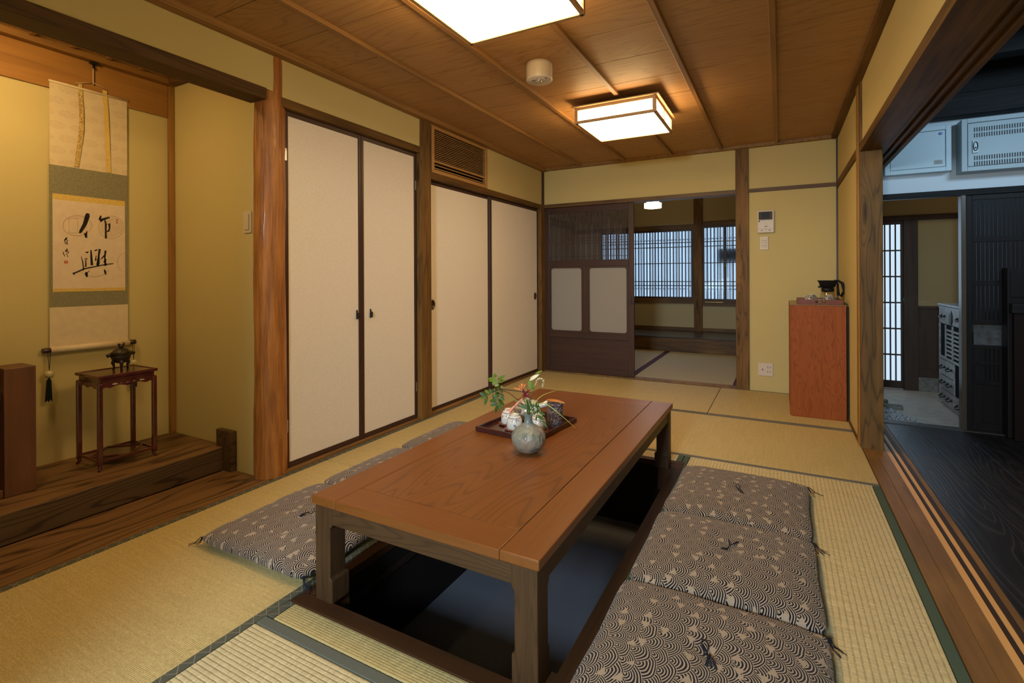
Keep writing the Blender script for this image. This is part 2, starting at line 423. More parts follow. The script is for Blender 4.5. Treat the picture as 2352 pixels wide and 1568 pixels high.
def ripple():
    """woven cushion cloth: overlapping ripples with plovers"""
    t = NT('ripple_plover_cloth'); x, y, z = t.xyz(t.coord()); r = t.rand()
    nz = t.n('TexNoise'); t.l(t.vec(x+r*9., y), nz.inputs['Vector']); nz.inputs['Scale'].default_value = 13.; nz.inputs['Detail'].default_value = 1.
    nx, ny, _ = t.xyz(nz.outputs[1])
    u = y + (ny-.5)*.030; v = x + (nx-.5)*.030
    R = .044; h = R*.55
    k0 = ((v-R)/h).floor()+1.
    d = None
    for i in (2, 1, 0):
        k = k0+float(i)
        odd = (k*.5).fract()*2.
        uu = u/(2*R) - odd*.5 + (k*.37).sin()*.12
        du = (uu.fract()-.5)*(2*R)
        dv = v-k*h
        di = (du*du+dv*dv).sqrt()
        if d is None: d = di
        else:
            s = di < R
            d = s*di + (1.-s)*d
    rings = ((d/.0072).fract() < .42)
    edge = (d > R*.965)
    rings = rings.max(edge)
    # plovers: small solid birds
    vo = t.n('TexVoronoi', feature='F1'); vo.inputs['Scale'].default_value = 15.5; vo.inputs['Randomness'].default_value = .62
    vv = t.vec(x+r*3., y+r*5., 0.); t.l(vv, vo.inputs['Vector'])
    px, py, _ = t.xyz(vo.outputs['Position'])
    cx, cy, cz = t.xyz(vo.outputs['Color'])
    sg = (cy > .5)*2.-1.
    lx = (x+r*3.)-px/1.; ly = ((y+r*5.)-py/1.)*sg
    ang = .5
    a = lx*math.cos(ang)+ly*math.sin(ang); b = ly*math.cos(ang)-lx*math.sin(ang)
    tri = (b.abs()*1.15 + a*.95).max(a*-1.3)
    wing = (a.abs()*.9+(b-.006).abs()*2.6)
    bird = (tri.min(wing) < .0115)*(cx > .30)
    thr = ((((x+y)*1400.).sin()*((x-y)*1400.).sin()) > -.2)
    beige = (.38, .295, .21); navy = (.009, .008, .014)
    col = t.mix(rings, navy, beige)
    col = t.mix(bird, col, t.mix(thr, (.26, .19, .14), (.38, .30, .215)))
    n = t.noise(t.vec(x*1300., y*1300.), 1., 1.)
    t.bsdf(col, .85, .15, t.bump(n+rings*.8, .35, .0008), sheen=.1); return t.m
M['cloth'] = ripple()

def speckle(name, base, fig, scale, thr, rough=.3, coat=.3, ramp=.04):
    t = NT(name); v = t.coord(); n = t.noise(v, scale, 3., .6, dist=1.2)
    col = t.mix(t.ramp(n, thr, thr+ramp), base, fig); t.bsdf(col, rough, .5, None, coat); return t.m
M['porcelain'] = plain('white_porcelain', (.66, .64, .58), .18, .5, coat=.4)
def bluewhite():
    t = NT('blue_and_white_porcelain'); x, y, z = t.xyz(t.coord()); v = t.vec(x*60., y*60., z*26.)
    n = t.noise(v, 1., 3., .6, dist=1.5)
    f = t.ramp(n, .56, .62)*(z < .050)*(z > .006)
    ring = (((z-.052).abs()) < .0012)
    col = t.mix(f.max(ring)*.92, (.66, .64, .58), (.035, .05, .16))
    t.bsdf(col, .18, .5, None, .4); return t.m
M['bluewhite'] = bluewhite()
M['cupnavy'] = speckle('navy_vine_porcelain', (.55, .52, .45), (.012, .015, .04), 160., .47)
M['caddy'] = speckle('purple_floral_paper', (.035, .018, .045), (.45, .38, .34), 170., .53, .5, 0)
M['celadon'] = None
def celadon():
    t = NT('celadon_glaze'); x, y, z = t.xyz(t.coord()); v = t.coord()
    n = t.noise(v, 9., 4., .6); n2 = t.noise(t.vec(x*30., y*30., z*14.), 1., 3., dist=1.); n3 = t.noise(v, 55., 3.)
    col = t.mix(t.ramp(n, .4, .65), (.24, .24, .19), (.30, .22, .16))
    col = t.mix(t.ramp(n2, .55, .68)*.75, col, (.07, .12, .105))
    col = t.mix(t.ramp(z, .09, .13)*.7, col, (.17, .21, .20))
    t.bsdf(col, .36, .4, t.bump(n3+n2*2., .6, .008), .12); return t.m
M['celadon'] = celadon()
def brocade(name, c1, c2, scale, thr=.5, rough=.6):
    t = NT(name); x, y, z = t.xyz(t.coord())
    vo = t.n('TexVoronoi', feature='DISTANCE_TO_EDGE'); vo.inputs['Scale'].default_value = scale; t.l(t.coord(), vo.inputs['Vector'])
    n = t.noise(t.coord(), scale*3., 2., .6, dist=.8)
    f = t.ramp(n, .46, .54)*.7 + (X(t, vo.outputs['Distance']) < .05)*.4
    t.bsdf(t.mix(f, c1, c2), rough, .3); return t.m
M['brocgreen'] = brocade('green_brocade', (.195, .175, .10), (.26, .235, .14), 60.)
M['gold'] = brocade('gold_brocade', (.60, .38, .06), (.72, .52, .18), 70., rough=.45)
M['goldpat'] = brocade('gold_patterned_ribbon', (.33, .17, .03), (.70, .55, .22), 55.)
def silk():
    t = NT('cloud_motif_silk'); x, y, z = t.xyz(t.coord())
    row = (z/.065).floor(); fz = (z/.065).fract()-.5
    fy = ((y/.095)+(row*.5).fract()*1.).fract()-.5
    d = (fy*fy*5.+fz*fz*9.).sqrt()
    n = t.noise(t.coord(), 260., 2.)
    f = (d < .95)*t.ramp(n, .42, .55)
    t.bsdf(t.mix(f*.55, (.66, .53, .33), (.52, .40, .245)), .6, .3); return t.m
M['silk'] = silk()
M['silkplain'] = plain('plain_cream_silk', (.66, .53, .34), .6, .3, var=.05, vs=30.)
M['scrollpaper'] = plain('calligraphy_paper', (.68, .54, .39), .8, .2, var=.05, vs=25.)
M['ink'] = plain('black_ink', (.018, .014, .012), .7, .2)
M['faint'] = plain('faint_stamp', (.50, .33, .19), .8, .2)
M['seal'] = plain('red_seal', (.50, .15, .08), .7, .2)
M['jade'] = plain('cream_ceramic_bead', (.50, .45, .24), .25, .5, coat=.3)
M['blackwood'] = plain('dark_roller_end', (.04, .018, .015), .3, .5, coat=.3)
M['tassel'] = plain('dark_green_tassel', (.014, .022, .016), .8, .2)
M['cordc'] = plain('pale_cord', (.50, .38, .22), .8, .2)
M['darkroom'] = wood('dark_room_beam', (.009, .008, .008), (.022, .021, .021), 'X', .6, 10., 8., .5, .6, .12, 0, .2)
M['darkwoodZ'] = wood('dark_entrance_wood', (.014, .011, .011), (.007, .006, .006), 'Z', .6, 14., 4., .4, .5, .15)
M['entrypost'] = wood('entrance_post', (.065, .032, .016), (.025, .013, .008), 'Z', .6, 10., 4., .5, .5, .3)
M['blackwood2'] = plain('pit_ledge_wood', (.02, .010, .007), .6, .3)
# ================================================= main room shell
XL, XR, YB = -2.406, .443, 5.222
YN = -.62                      # near wall (behind the camera)
ZC = 2.31                      # underside of the ceiling boards
# ---- floor: slab under the mats, with the pit left open
fl = bxm((-2.45, YN, -.06, -1.447, YB+.02, -.022), (-1.447, 3.02, -.06, XR, YB+.02, -.022), (-.49, YN, -.06, XR, 3.02, -.022), (-1.447, YN, -.06, -.49, 1.118, -.022))
floor = struct('floor', fl, M['pitwall'], 'tatami floor of the room with a sunken leg pit', 'floor')
MZ = .0
def mat(x0, y0, x1, y1, m, borders):
    """one tatami mat: body + cloth borders ((side, material, width), ...)"""
    bx0, by0, bx1, by1 = x0, y0, x1, y1
    for sd, bm_, w in borders:
        if sd == 'L': bx0 += w
        if sd == 'R': bx1 -= w
        if sd == 'N': by0 += w
        if sd == 'F': by1 -= w
    g = .0012
    b = ob('tatami_mat', bxm(bx0+g, by0+g, -.02, bx1-g, by1-g, MZ), m, floor, .003)
    for sd, bm_, w in borders:
        q = {'L': (x0, y0, x0+w, y1), 'R': (x1-w, y0, x1, y1), 'N': (x0, y0, x1, y0+w), 'F': (x0, y1-w, x1, y1)}[sd]
        ob('cloth_border', bxm(q[0]+g, q[1]+g, -.02, q[2]-g, q[3]-g, MZ+.0012), M[bm_], b, .002)
    return b
HW = .031
XS = -1.4555
mat(XL, .16, XS, 2.088, M['tatY'], (('L', 'heridY', HW), ('R', 'heridY', HW)))
mat(XL, 2.090, XS, 4.166, M['tatY'], (('L', 'heridY', HW), ('R', 'heridY', HW)))
mat(XL, YN+.01, XS, .158, M['tatX'], (('L', 'heridY', HW),))
mat(XL, 4.168, -.516, 5.218, M['tatX'], (('N', 'heridY', HW), ('F', 'heridY', .02)))
mat(-.514, 4.168, XR, 5.218, M['tatX'], (('N', 'heridX', HW), ('F', 'heridX', .02)))
mat(XS, 3.136, XR, 4.166, M['tatX'], (('N', 'heridX', HW), ('F', 'heridX', HW)))
mat(XS, 3.02, -.5125, 3.134, M['tatYc'], (('R', 'herigY', .031),))
mat(-.5115, 1.0, XR, 3.134, M['tatYc'], (('L', 'herigY', .031), ('R', 'herigY', .034)))
mat(XS, 1.034, -.513, 1.118, M['tatX'], (('L', 'heridY', HW),))
mat(XS, .1, -.513, 1.032, M['tatXc'], (('F', 'herifX', .036),))
mat(XS, YN+.01, XR, .098, M['tatXc'], ())
mat(-.511, .1, XR, .998, M['tatYc'], (('R', 'herigY', .034),))

# ---- sunken pit with rim
pt = thing('leg_pit', 'sunken leg pit with brown wooden rim under the low table', 'pit', (-.97, 2.07, 0), kind='structure')
ob('rim_board', bxm(-1.447, 1.118, -.03, -.49, 1.176, .0025), M['rimX'], pt, .003)
ob('rim_board', bxm(-1.447, 2.972, -.03, -.49, 3.018, .0025), M['rimX'], pt, .003)
ob('rim_board', bxm(-1.447, 1.177, -.03, -1.402, 2.971, .0025), M['rimY'], pt, .003)
ob('rim_board', bxm(-.540, 1.177, -.03, -.490, 2.971, .0025), M['rimY'], pt, .003)
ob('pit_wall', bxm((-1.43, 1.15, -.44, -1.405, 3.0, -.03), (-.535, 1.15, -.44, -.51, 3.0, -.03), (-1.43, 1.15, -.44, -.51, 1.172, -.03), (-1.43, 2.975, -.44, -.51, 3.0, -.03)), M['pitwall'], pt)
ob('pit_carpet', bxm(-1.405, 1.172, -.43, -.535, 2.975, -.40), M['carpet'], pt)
ob('wall_ledge', bxm(-1.4045, 1.173, -.125, -1.400, 2.974, -.10), M['blackwood2'], pt, .001)
for sx in (0, 1):
    for sy in (0, 1):
        x0 = -1.4045 if sx == 0 else -.622; y0 = 1.173 if sy == 0 else 2.89
        ob('corner_block', bxm(x0, y0, -.13, x0+.084, y0+.084, -.002), M['rimY'], pt, .002)

# ---- left wall (plaster over the alcove and the cupboards)
wl = bxm((-2.50, YN, 2.086, XL, 1.78, 2.34), (-2.50, 1.80, 2.068, XL, 3.01, 2.34), (-2.50, 3.99, 1.895, XL, YB, 2.34), (-2.50, 3.12, 2.266, XL, 3.99, 2.34), (-2.52, 3.99, 1.9, -2.50, YB, 2.34))
wall_left = struct('wall_left', wl, M['wall'], 'ochre plaster wall above the white closet doors and the alcove', 'wall')
struct('trim_1', bxm(-2.53, YN, 2.028, -2.398, 1.72, 2.088), M['darkbeam'], 'dark brown beam across the top of the alcove opening', 'beam', .003)
struct('trim_2', bxm(-2.47, 1.80, 2.020, -2.402, 3.01, 2.070), M['beamY'], 'stained beam above the two hinged closet doors', 'beam', .002)
struct('trim_3', bxm(-2.47, 3.12, 1.848, -2.402, 5.205, 1.900), M['beamY'], 'stained beam above the two sliding closet doors', 'beam', .002)
struct('trim_4', bxm(-2.50, 3.004, 0, -2.396, 3.130, 2.31), M['post'], 'square stained post between hinged and sliding closet doors', 'post', .003)
struct('trim_5', bxm(-2.50, 5.140, 0, -2.385, 5.30, 1.90), M['post'], 'stained corner post between closet doors and glazed door', 'post', .003)
struct('trim_6', bxm(-2.41, 5.195, 1.90, -2.385, 5.24, 2.29), M['brown'], 'thin dark strip in the far left wall corner above the beam', 'trim')
struct('trim_7', bxm((-2.50, 1.80, -.02, XL-.001, 3.01, .012), (-2.50, 3.12, -.02, XL-.001, 5.15, .012)), M['sill'], 'wooden floor track under the white closet doors', 'track', .002)
# round log post
bm = B(); SEG, NZ = 48, 90; rings = []
for j in range(NZ+1):
    z = 2.31*j/NZ; ring = []
    for i in range(SEG):
        a = 2*math.pi*i/SEG
        r = .0765 + .006*(1-z/2.31) + .0035*mnoise.noise((math.cos(a)*1.5, math.sin(a)*1.5, z*2.2))*1.5
        r += .0022*mnoise.noise((math.cos(a)*7, math.sin(a)*7, z*9.))
        ring.append(bm.verts.new((-2.478+r*math.cos(a), 1.792+r*math.sin(a), z)))
    rings.append(ring)
for a, b in zip(rings, rings[1:]):
    for i in range(SEG): bm.faces.new((a[i], a[(i+1) % SEG], b[(i+1) % SEG], b[i]))
struct('trim_8', bm, M['bark'], 'reddish polished round log post beside the alcove', 'post', 0, True)

# ---- alcove
XT, YT = -3.33, 1.738
struct('wall_alcove', bxm((XT-.05, YN, -.02, XT, YT+.05, 2.34), (XT, YT, -.02, -2.47, YT+.05, 2.34), (XT, YN-.05, -.02, -2.40, YN, 2.34)), M['wall'], 'ochre plaster walls inside the alcove', 'wall')
alf = struct('floor_alcove', bxm(XT, YN, -.05, -2.409, YT, -.022), M['pitwall'], 'wooden alcove floor raised in two steps beside the mats', 'floor')
ob('floor_board', bxm(-2.772, YN, -.022, -2.4085, YT, -.001), M['keyaki'], alf, .002)
ob('under_floor', bxm(-2.62, YT, -.05, -2.40, 1.88, -.004), M['pitwall'], alf)
ob('ledge_board', bxm(XT, YN, .0, -2.775, YT, .128), M['keyaki'], alf, .003)
ob('ledge_front', bxm(-2.7752, YN, .004, -2.766, YT-.035, .126), M['keyaki2'], alf, .002)
struct('baseboard_alcove', bxm(-2.835, YT-.034, -.001, -2.695, YT-.002, .222), M['keyaki2'], 'short dark upright board at the end of the alcove ledge', 'board', .002)
struct('trim_9', bxm(XT, YT-.030, .128, XT+.030, YT-.0005, 2.262), M['trimZ'], 'slim honey corner post at the back of the alcove', 'post', .003)
ab = struct('trim_10', bxm(XT-.0, YN, 2.068, XT+.012, YT-.031, 2.262), M['alcoveboard'], 'wide wooden board along the top of the alcove back wall', 'board', .002)
# alcove ceiling with frame and boards
acl = struct('ceiling_alcove', bxm(XT, YN, 2.325, -2.50, YT, 2.34), M['pitwall'], 'cedar board ceiling inside the alcove', 'ceiling')
ob('frame_strip', bxm(XT, YN, 2.262, XT+.060, YT, 2.300), M['trimY'], acl, .003)
ob('frame_strip', bxm(XT+.061, YT-.055, 2.262, -2.50, YT, 2.300), M['beamX'], acl, .003)
for i in range(4):
    x0 = XT+.02+i*.21
    ob('ceiling_board', bxm(x0, YN, 2.300, x0+.209, YT, 2.312), M['ceil'], acl, .001)
for i in range(12):
    y0 = YT-.055-.16*(i+1)
    ob('ceiling_batten', bxm(XT+.061, y0, 2.288, -2.52, y0+.022, 2.300), M['batten'], acl, .002)

# ---- back wall
wb = bxm((-2.41, YB, 1.90, XR+.1, YB+.10, 2.34), (-.268, YB, -.02, XR+.1, YB+.10, 1.90), (-2.50, YB+.1, 1.87, -.3, YB+.12, 2.5))
struct('wall_back', wb, M['wall'], 'ochre plaster end wall with the intercom and the doorway', 'wall')
struct('trim_11', bxm(-2.39, YB-.012, 1.860, -.378, YB+.105, 1.900), M['beamX'], 'stained lintel over the doorway to the back room', 'beam', .002)
struct('trim_12', bxm(-.379, YB-.016, 0, -.264, YB+.10, 2.30), M['post'], 'square stained post right of the back room doorway', 'post', .003)
struct('trim_13', bxm(-.264, YB-.010, 1.863, XR, YB+.01, 1.898), M['beamX'], 'stained rail across the end wall above the intercom', 'trim', .002)
struct('trim_14', bxm(-2.385, YB-.001, -.02, -.379, YB+.105, .010), M['sill'], 'wooden threshold of the back room doorway', 'threshold', .002)
# ---- right wall
YP = 3.768                     # near face of the right post
wr = bxm((XR, 3.90, -.02, XR+.06, YB+.1, 2.34), (XR+.004, YN, 1.90, XR+.20, 3.90, 2.34))
struct('wall_right', wr, M['wall'], 'ochre plaster wall behind the red cabinet and above the wide opening', 'wall')
struct('trim_15', bxm(XR-.006, YP, 0, .552, 3.895, 1.850), M['post'], 'thick knotty stained post at the wide opening', 'post', .003)
struct('trim_16', bxm(XR-.012, 3.815, 0, XR-.002, 3.90, 2.29), M['trimZ'], 'honey coloured edge strip on the post at the wide opening', 'trim', .002)
struct('trim_17', bxm(XR-.008, 3.745, 1.90, XR+.01, 3.812, 2.29), M['post'], 'short stained strip above the lintel end', 'trim', .002)
struct('trim_18', bxm(XR-.010, 3.90, 1.842, XR+.01, YB, 1.900), M['beamY'], 'stained rail along the right wall above the cabinet', 'trim', .002)
struct('trim_19', bxm(XR-.012, YB-.022, 0, XR+.004, YB, 2.29), M['brown'], 'thin dark strip in the far right wall corner', 'trim')
li = struct('trim_20', bxm((XR-.006, YN, 1.850, .562, 3.86, 1.900), (.562, YN, 1.868, .66, 4.5, 1.93), (.562, YN, 1.850, .578, 4.5, 1.868), (.598, YN, 1.850, .612, 4.5, 1.868), (.636, YN, 1.846, .66, 4.5, 1.868)), M['beamY'], 'long dark grooved lintel over the wide opening', 'beam', .0015)
struct('baseboard_right', bxm(XR-.010, 3.90, 0, XR+.002, YB-.03, .016), M['beamY'], 'low wooden strip at the foot of the right wall', 'trim')
# threshold with two taped grooves
th = struct('trim_21', bxm((.445, YN, -.03, .503, YP+.13, .004), (.504, YN, -.03, .562, YP+.13, .004), (.640, YN, -.03, .662, 4.5, .001), (.562, YN, -.04, .640, 4.5, -.010)), M['sill'], 'worn wooden threshold board of the wide opening', 'threshold', .0012)
ob('groove_tape', bxm(.564, YN, -.010, .589, 4.49, -.004), M['groove'], th)
ob('groove_ridge', bxm(.5905, YN, -.010, .602, 4.49, .001), M['grooved'], th)
ob('groove_tape', bxm(.603, YN, -.010, .622, 4.49, -.004), M['groove'], th)
ob('groove_ridge', bxm(.6225, YN, -.010, .6395, 4.49, .001), M['grooved'], th)
# ---- near wall behind the camera, with an opening to the veranda that lets the daylight in
struct('wall_near', bxm((-2.5, YN-.06, -.02, -1.09, YN, 2.34), (-1.09, YN-.06, 1.95, XR+.2, YN, 2.34)), M['wall'], 'ochre plaster wall behind the viewer', 'wall')
struct('wall_veranda', bxm((-1.6, -2.2, -.02, -1.5, YN-.06, 2.34), (XR+.25, -2.2, -.02, XR+.35, YN-.06, 2.34), (-1.6, -2.3, -.02, XR+.35, -2.2, 2.34), (-1.6, -2.2, 2.30, XR+.35, YN-.06, 2.34), (-1.6, -2.2, -.06, XR+.35, YN-.06, -.02)), M['wall_dark'], 'veranda walls behind the viewer', 'wall')

# ---- ceiling: boards across the room, battens along it
ceiling = struct('ceiling', bxm(-2.50, YN-.05, 2.335, XR+.2, YB+.12, 2.37), M['pitwall'], 'cedar board ceiling with slim battens', 'ceiling')
ys = [-.72+.3405*i for i in range(18)]
ys = [5.20-.3445*i for i in range(18)][::-1]
for i in range(len(ys)-1):
    bm = B(); vs = box(bm, -2.40, ys[i]+.005, ZC, XR, ys[i+1]-.0, ZC+.009)
    for v in vs:                               # each board laps over the next one
        pass
    ob('ceiling_board', bm, M['ceil'], ceiling)
for x in (-1.942, -1.456, -.977, -.516, -.046):
    ob('ceiling_batten', bxm(x, YN, 2.287, x+.030, 5.17, ZC+.002), M['batten'], ceiling, .0025)
def molding(a, b): return bxm(*a), b
ob('cornice', bxm((-2.407, YN, 2.275, -2.350, YB, 2.325)), M['batten'], ceiling, .004)
ob('cornice', bxm((XR-.045, YN, 2.279, XR+.005, YB, 2.325)), M['beamY'], ceiling, .004)
ob('cornice', bxm((-2.349, YB-.050, 2.280, XR-.046, YB+.002, 2.325)), M['trimY'], ceiling, .004)

# ================================================= closet doors (fusuma)
def fusuma(idx, y0, y1, z0, z1, x, label, fr=(.026, .026, .03, .030), hinge=None):
    d = tag(ob('door_%d' % idx, bxm(x-.022, y0+.004, z0+.004, x-.002, y1-.004, z1-.004), M['brown']), label, 'door', None, 'structure')
    l, r, b, t = fr
    if l: ob('frame_stile', bxm(x-.024, y0, z0, x+.004, y0+l, z1), M['brown'], d, .003)
    if r: ob('frame_stile', bxm(x-.024, y1-r, z0, x+.004, y1, z1), M['brown'], d, .003)
    ob('frame_rail', bxm(x-.024, y0+l, z0, x+.003, y1-r, z0+b), M['brownY'], d, .003)
    ob('frame_rail', bxm(x-.024, y0+l, z1-t, x+.003, y1-r, z1), M['brownY'], d, .003)
    ob('paper_panel', bxm(x-.020, y0+l+.0005, z0+b, x-.0005, y1-r-.0005, z1-t), M['paper'], d)
    return d
FX = -2.440
d1 = fusuma(1, 1.853, 2.432, .014, 2.018, FX, 'white papered closet door nearest the log post', (.026, .024, .030, .028))
d2 = fusuma(2, 2.434, 3.003, .014, 2.018, FX, 'white papered closet door left of the square post', (.022, .030, .030, .028))
d3 = fusuma(3, 3.128, 4.100, .014, 1.846, -2.452, 'white papered sliding closet door right of the square post', (.006, .030, .026, .030))
d4 = fusuma(4, 4.075, 5.139, .014, 1.846, -2.434, 'white papered sliding closet door in the far corner', (.038, .022, .026, .030))
def pull(d, y, zc, x):
    bm = B(); box(bm, x, y-.006, zc-.03, x+.006, y+.006, zc+.03); h = ob('handle_plate', bm, M['iron'], d, .003)
    ob('handle_knob', bxm(x+.006, y-.005, zc-.026, x+.020, y+.005, zc+.012), M['iron'], d, .004)
pull(d1, 2.392, .838, FX); pull(d2, 2.515, .838, FX)
def hikite(d, y, zc, x):
    bm = B(); q = Matrix.Rotation(math.pi/2, 4, 'Y')
    prof = [(.0, -.006), (.020, -.006), (.024, -.001), (.026, .004), (.031, .005), (.033, .001)]
    lathe(bm, prof, seg=28); bmesh.ops.scale(bm, vec=(1.25, 1, 1), verts=bm.verts)
    bmesh.ops.transform(bm, matrix=Matrix.Translation((x, y, zc)) @ q, verts=bm.verts)
    h = ob('recessed_pull', bm, M['blackwood'], d, 0, True)
    bm = B(); lathe(bm, [(.026, .003), (.028, .006), (.031, .003)], seg=28, caps=False); bmesh.ops.scale(bm, vec=(1.25, 1, 1), verts=bm.verts)
    bmesh.ops.transform(bm, matrix=Matrix.Translation((x, y, zc)) @ q, verts=bm.verts)
    ob('pull_ring', bm, M['brass'], h, 0, True)
hikite(d3, 3.213, .860, -2.452); hikite(d4, 5.068, .862, -2.434)
for d, y, zs in ((d1, 1.862, (1.77, .25)), (d2, 2.992, (1.775, .25))):
    for z in zs:
        ob('hinge', bxm(FX+.004, y-.006, z-.035, FX+.008, y+.006, z+.035), M['chrome'], d, .001)

# ---- louvred air-conditioner grille
g = thing('louver_grille', 'wooden louvred ventilation grille above the sliding closet door', 'vent', (-2.41, 3.58, 1.90))
y0, y1, z0, z1, gx = 3.148, 3.988, 1.901, 2.274, -2.404
for q in ((gx-.03, y0, z0, gx+.004, y0+.034, z1), (gx-.03, y1-.030, z0, gx+.004, y1, z1), (gx-.03, y0+.034, z0, gx+.004, y1-.030, z0+.030), (gx-.03, y0+.034, z1-.026, gx+.004, y1-.030, z1)):
    ob('grille_frame', bxm(*q), M['louver'], g, .002)
ob('dark_backing', bxm(gx-.10, y0+.01, z0+.01, gx-.09, y1-.01, z1-.01), M['darkgap'], g)
ob('dark_lid', bxm(gx-.10, y0+.01, z1-.01, gx-.03, y1-.01, z1-.005), M['darkgap'], g)
ob('dark_lid', bxm(gx-.10, y0+.01, z0+.005, gx-.03, y1-.01, z0+.01), M['darkgap'], g)
for q in ((gx-.10, y0+.01, z0+.01, gx-.03, y0+.02, z1-.01), (gx-.10, y1-.02, z0+.01, gx-.03, y1-.01, z1-.01)): ob('dark_side', bxm(*q), M['darkgap'], g)
zz = z1-.026-.016
n = 0
while n < 16:
    ob('slat', bxm(gx-.009, y0+.034, zz-.0024, gx-.002, y1-.030, zz+.0024), M['louver'], g)
    zz -= .0145; n += 1
ob('slat', bxm(gx-.022, y0+.034, zz-.012, gx+.001, y1-.030, zz+.004), M['louver'], g)
for q in (zz-.032, zz-.058): ob('slat', bxm(gx-.009, y0+.034, q-.0035, gx-.002, y1-.030, q+.0035), M['louver'], g)

# ================================================= glazed sliding door to the back room
gd = tag(ob('door_5', bxm((-2.385, 5.235, .012, -2.333, 5.262, 1.858), (-1.420, 5.235, .012, -1.362, 5.262, 1.858)), M['brown'], None, .003), 'dark brown sliding door with frosted panes and slatted top', 'door', None, 'structure')
for za, zb in ((.012, .075), (.395, .452), (1.195, 1.262), (1.790, 1.858)):
    ob('rail', bxm(-2.333, 5.236, za, -1.420, 5.261, zb), M['brownX'], gd, .003)
ob('bottom_panel', bxm(-2.333, 5.246, .075, -1.420, 5.252, .395), M['brownX'], gd)
ob('mid_stile', bxm(-1.925, 5.236, .452, -1.875, 5.261, 1.195), M['brown'], gd, .003)
for xa, xb in ((-2.333, -1.925), (-1.875, -1.420)):
    w, h = xb-xa, 1.195-.452; cx, cz = (xa+xb)/2, (1.195+.452)/2
    bm = B(); outer = rrect(w, h, .003, 5, cx, cz); inner = rrect(w-.044, h-.044, .028, 5, cx, cz)
    for yy in (5.240, 5.258):
        vo = [bm.verts.new((a, yy, b)) for a, b in outer]; vi = [bm.verts.new((a, yy, b)) for a, b in inner]
        for i in range(len(vo)):
            j = (i+1) % len(vo); bm.faces.new((vo[i], vo[j], vi[j], vi[i]))
        if yy == 5.240: fi = vi
    for i in range(len(fi)): bm.faces.new((fi[i], fi[(i+1) % len(fi)], vi[(i+1) % len(fi)], vi[i]))
    fr = ob('pane_frame', bm, M['brownX'], gd)
    ob('frosted_pane', bxm(xa+.004, 5.248, .456, xb-.004, 5.251, 1.191), M['frost'], gd)
x = -2.325; i = 0
while x < -1.430:
    ob('slat', bxm(x, 5.241, 1.262, x+.0045, 5.247, 1.790), M['brown'], gd); i += 1
    x += (.013, .013, .013, .026)[i % 4] * (1.0 + .10*math.sin(i*2.1))
for q in (1.30, 1.445, 1.472, 1.499, 1.745): ob('cross_slat', bxm(-2.333, 5.247, q, -1.420, 5.250, q+.005), M['brownX'], gd)
ob('clear_pane', bxm(-2.330, 5.254, 1.264, -1.424, 5.256, 1.788), M['glassthin'], gd)
ob('finger_pull', bxm(-1.392, 5.2335, .78, -1.378, 5.236, .86), M['iron'], gd, .003)

# ================================================= back room
YW = 8.345
struct('wall_backroom', bxm((-3.35, YB+.12, -.02, -3.30, YW+.2, 2.55), (.60, YB+.12, -.02, .65, YW+.2, 2.55), (-3.35, YW, -.02, .65, YW+.05, .640), (-3.35, YW, 1.905, .65, YW+.05, 2.55), (-3.35, YW, .64, -2.75, YW+.05, 1.905), (-.30, YW, .64, .65, YW+.05, 1.905), (-3.35, YB+.10, 1.9, -2.4, YB+.12, 2.55), (-3.35, YB+.10, -.02, -2.5, YB+.12, 1.9), (-.26, YB+.101, -.02, .65, YB+.12, 2.55)), M['wall_dark'], 'plaster walls of the dim back room', 'wall')
struct('ceiling_backroom', bxm(-3.35, YB+.10, 2.50, .65, YW+.1, 2.55), M['ceil'], 'wooden ceiling of the back room', 'ceiling')
fb = struct('floor_backroom', bxm(-3.35, YB+.10, -.06, .65, YW, -.022), M['pitwall'], 'tatami floor of the back room with purple borders', 'floor')
E2 = 5.330
def mat2(x0, x1, sides):
    a, b = x0+(.034 if 'L' in sides else 0), x1-(.034 if 'R' in sides else 0)
    q = ob('tatami_mat', bxm(a, E2, -.02, b, 7.395, 0), M['tatback'], fb, .003)
    if 'L' in sides: ob('cloth_border', bxm(x0, E2, -.02, x0+.033, 7.395, .002), M['herip'], q)
    if 'R' in sides: ob('cloth_border', bxm(x1-.033, E2, -.02, x1, 7.395, .002), M['herip'], q)
mat2(-3.30, -2.402, 'L'); mat2(-2.40, -1.436, 'R'); mat2(-1.434, -.390, 'LR'); mat2(-.388, .60, 'L')
bn = thing('window_bench', 'low dark wooden window bench across the back room', 'bench', (-1.4, 7.9, 0))
ob('bench_front', bxm(-3.30, 7.402, 0, .60, 7.440, .190), M['beamX'], bn, .004)
ob('bench_top', bxm(-3.30, 7.402, .191, .60, YW-.002, .208), wood('bench_top_wood', (.055, .045, .045), (.03, .025, .025), 'X', .6, 8., 5., .4, .3, .5), bn, .003)
struct('trim_22', bxm(-3.30, YW-.020, .208, .60, YW, .262), M['beamX'], 'dark base strip behind the window bench', 'trim', .002)
struct('trim_23', bxm(-1.210, YW-.045, .208, -1.085, YW+.02, 2.50), M['post'], 'dark post between the two lattice windows', 'post', .003)
struct('trim_24', bxm(-3.30, YW-.030, 1.825, -1.21, YW+.02, 1.900), M['beamX'], 'dark rail above the left lattice window', 'trim', .002)
struct('trim_25', bxm(-1.085, YW-.030, 1.860, -.30, YW+.02, 1.935), M['beamX'], 'dark rail above the right lattice window', 'trim', .002)
struct('trim_26', bxm(-3.30, YW-.030, .640, -1.21, YW+.02, .720), M['beamX'], 'dark sill under the left lattice window', 'trim', .002)
struct('trim_27', bxm(-1.085, YW-.030, .610, -.30, YW+.02, .695), M['beamX'], 'dark sill under the right lattice window', 'trim', .002)
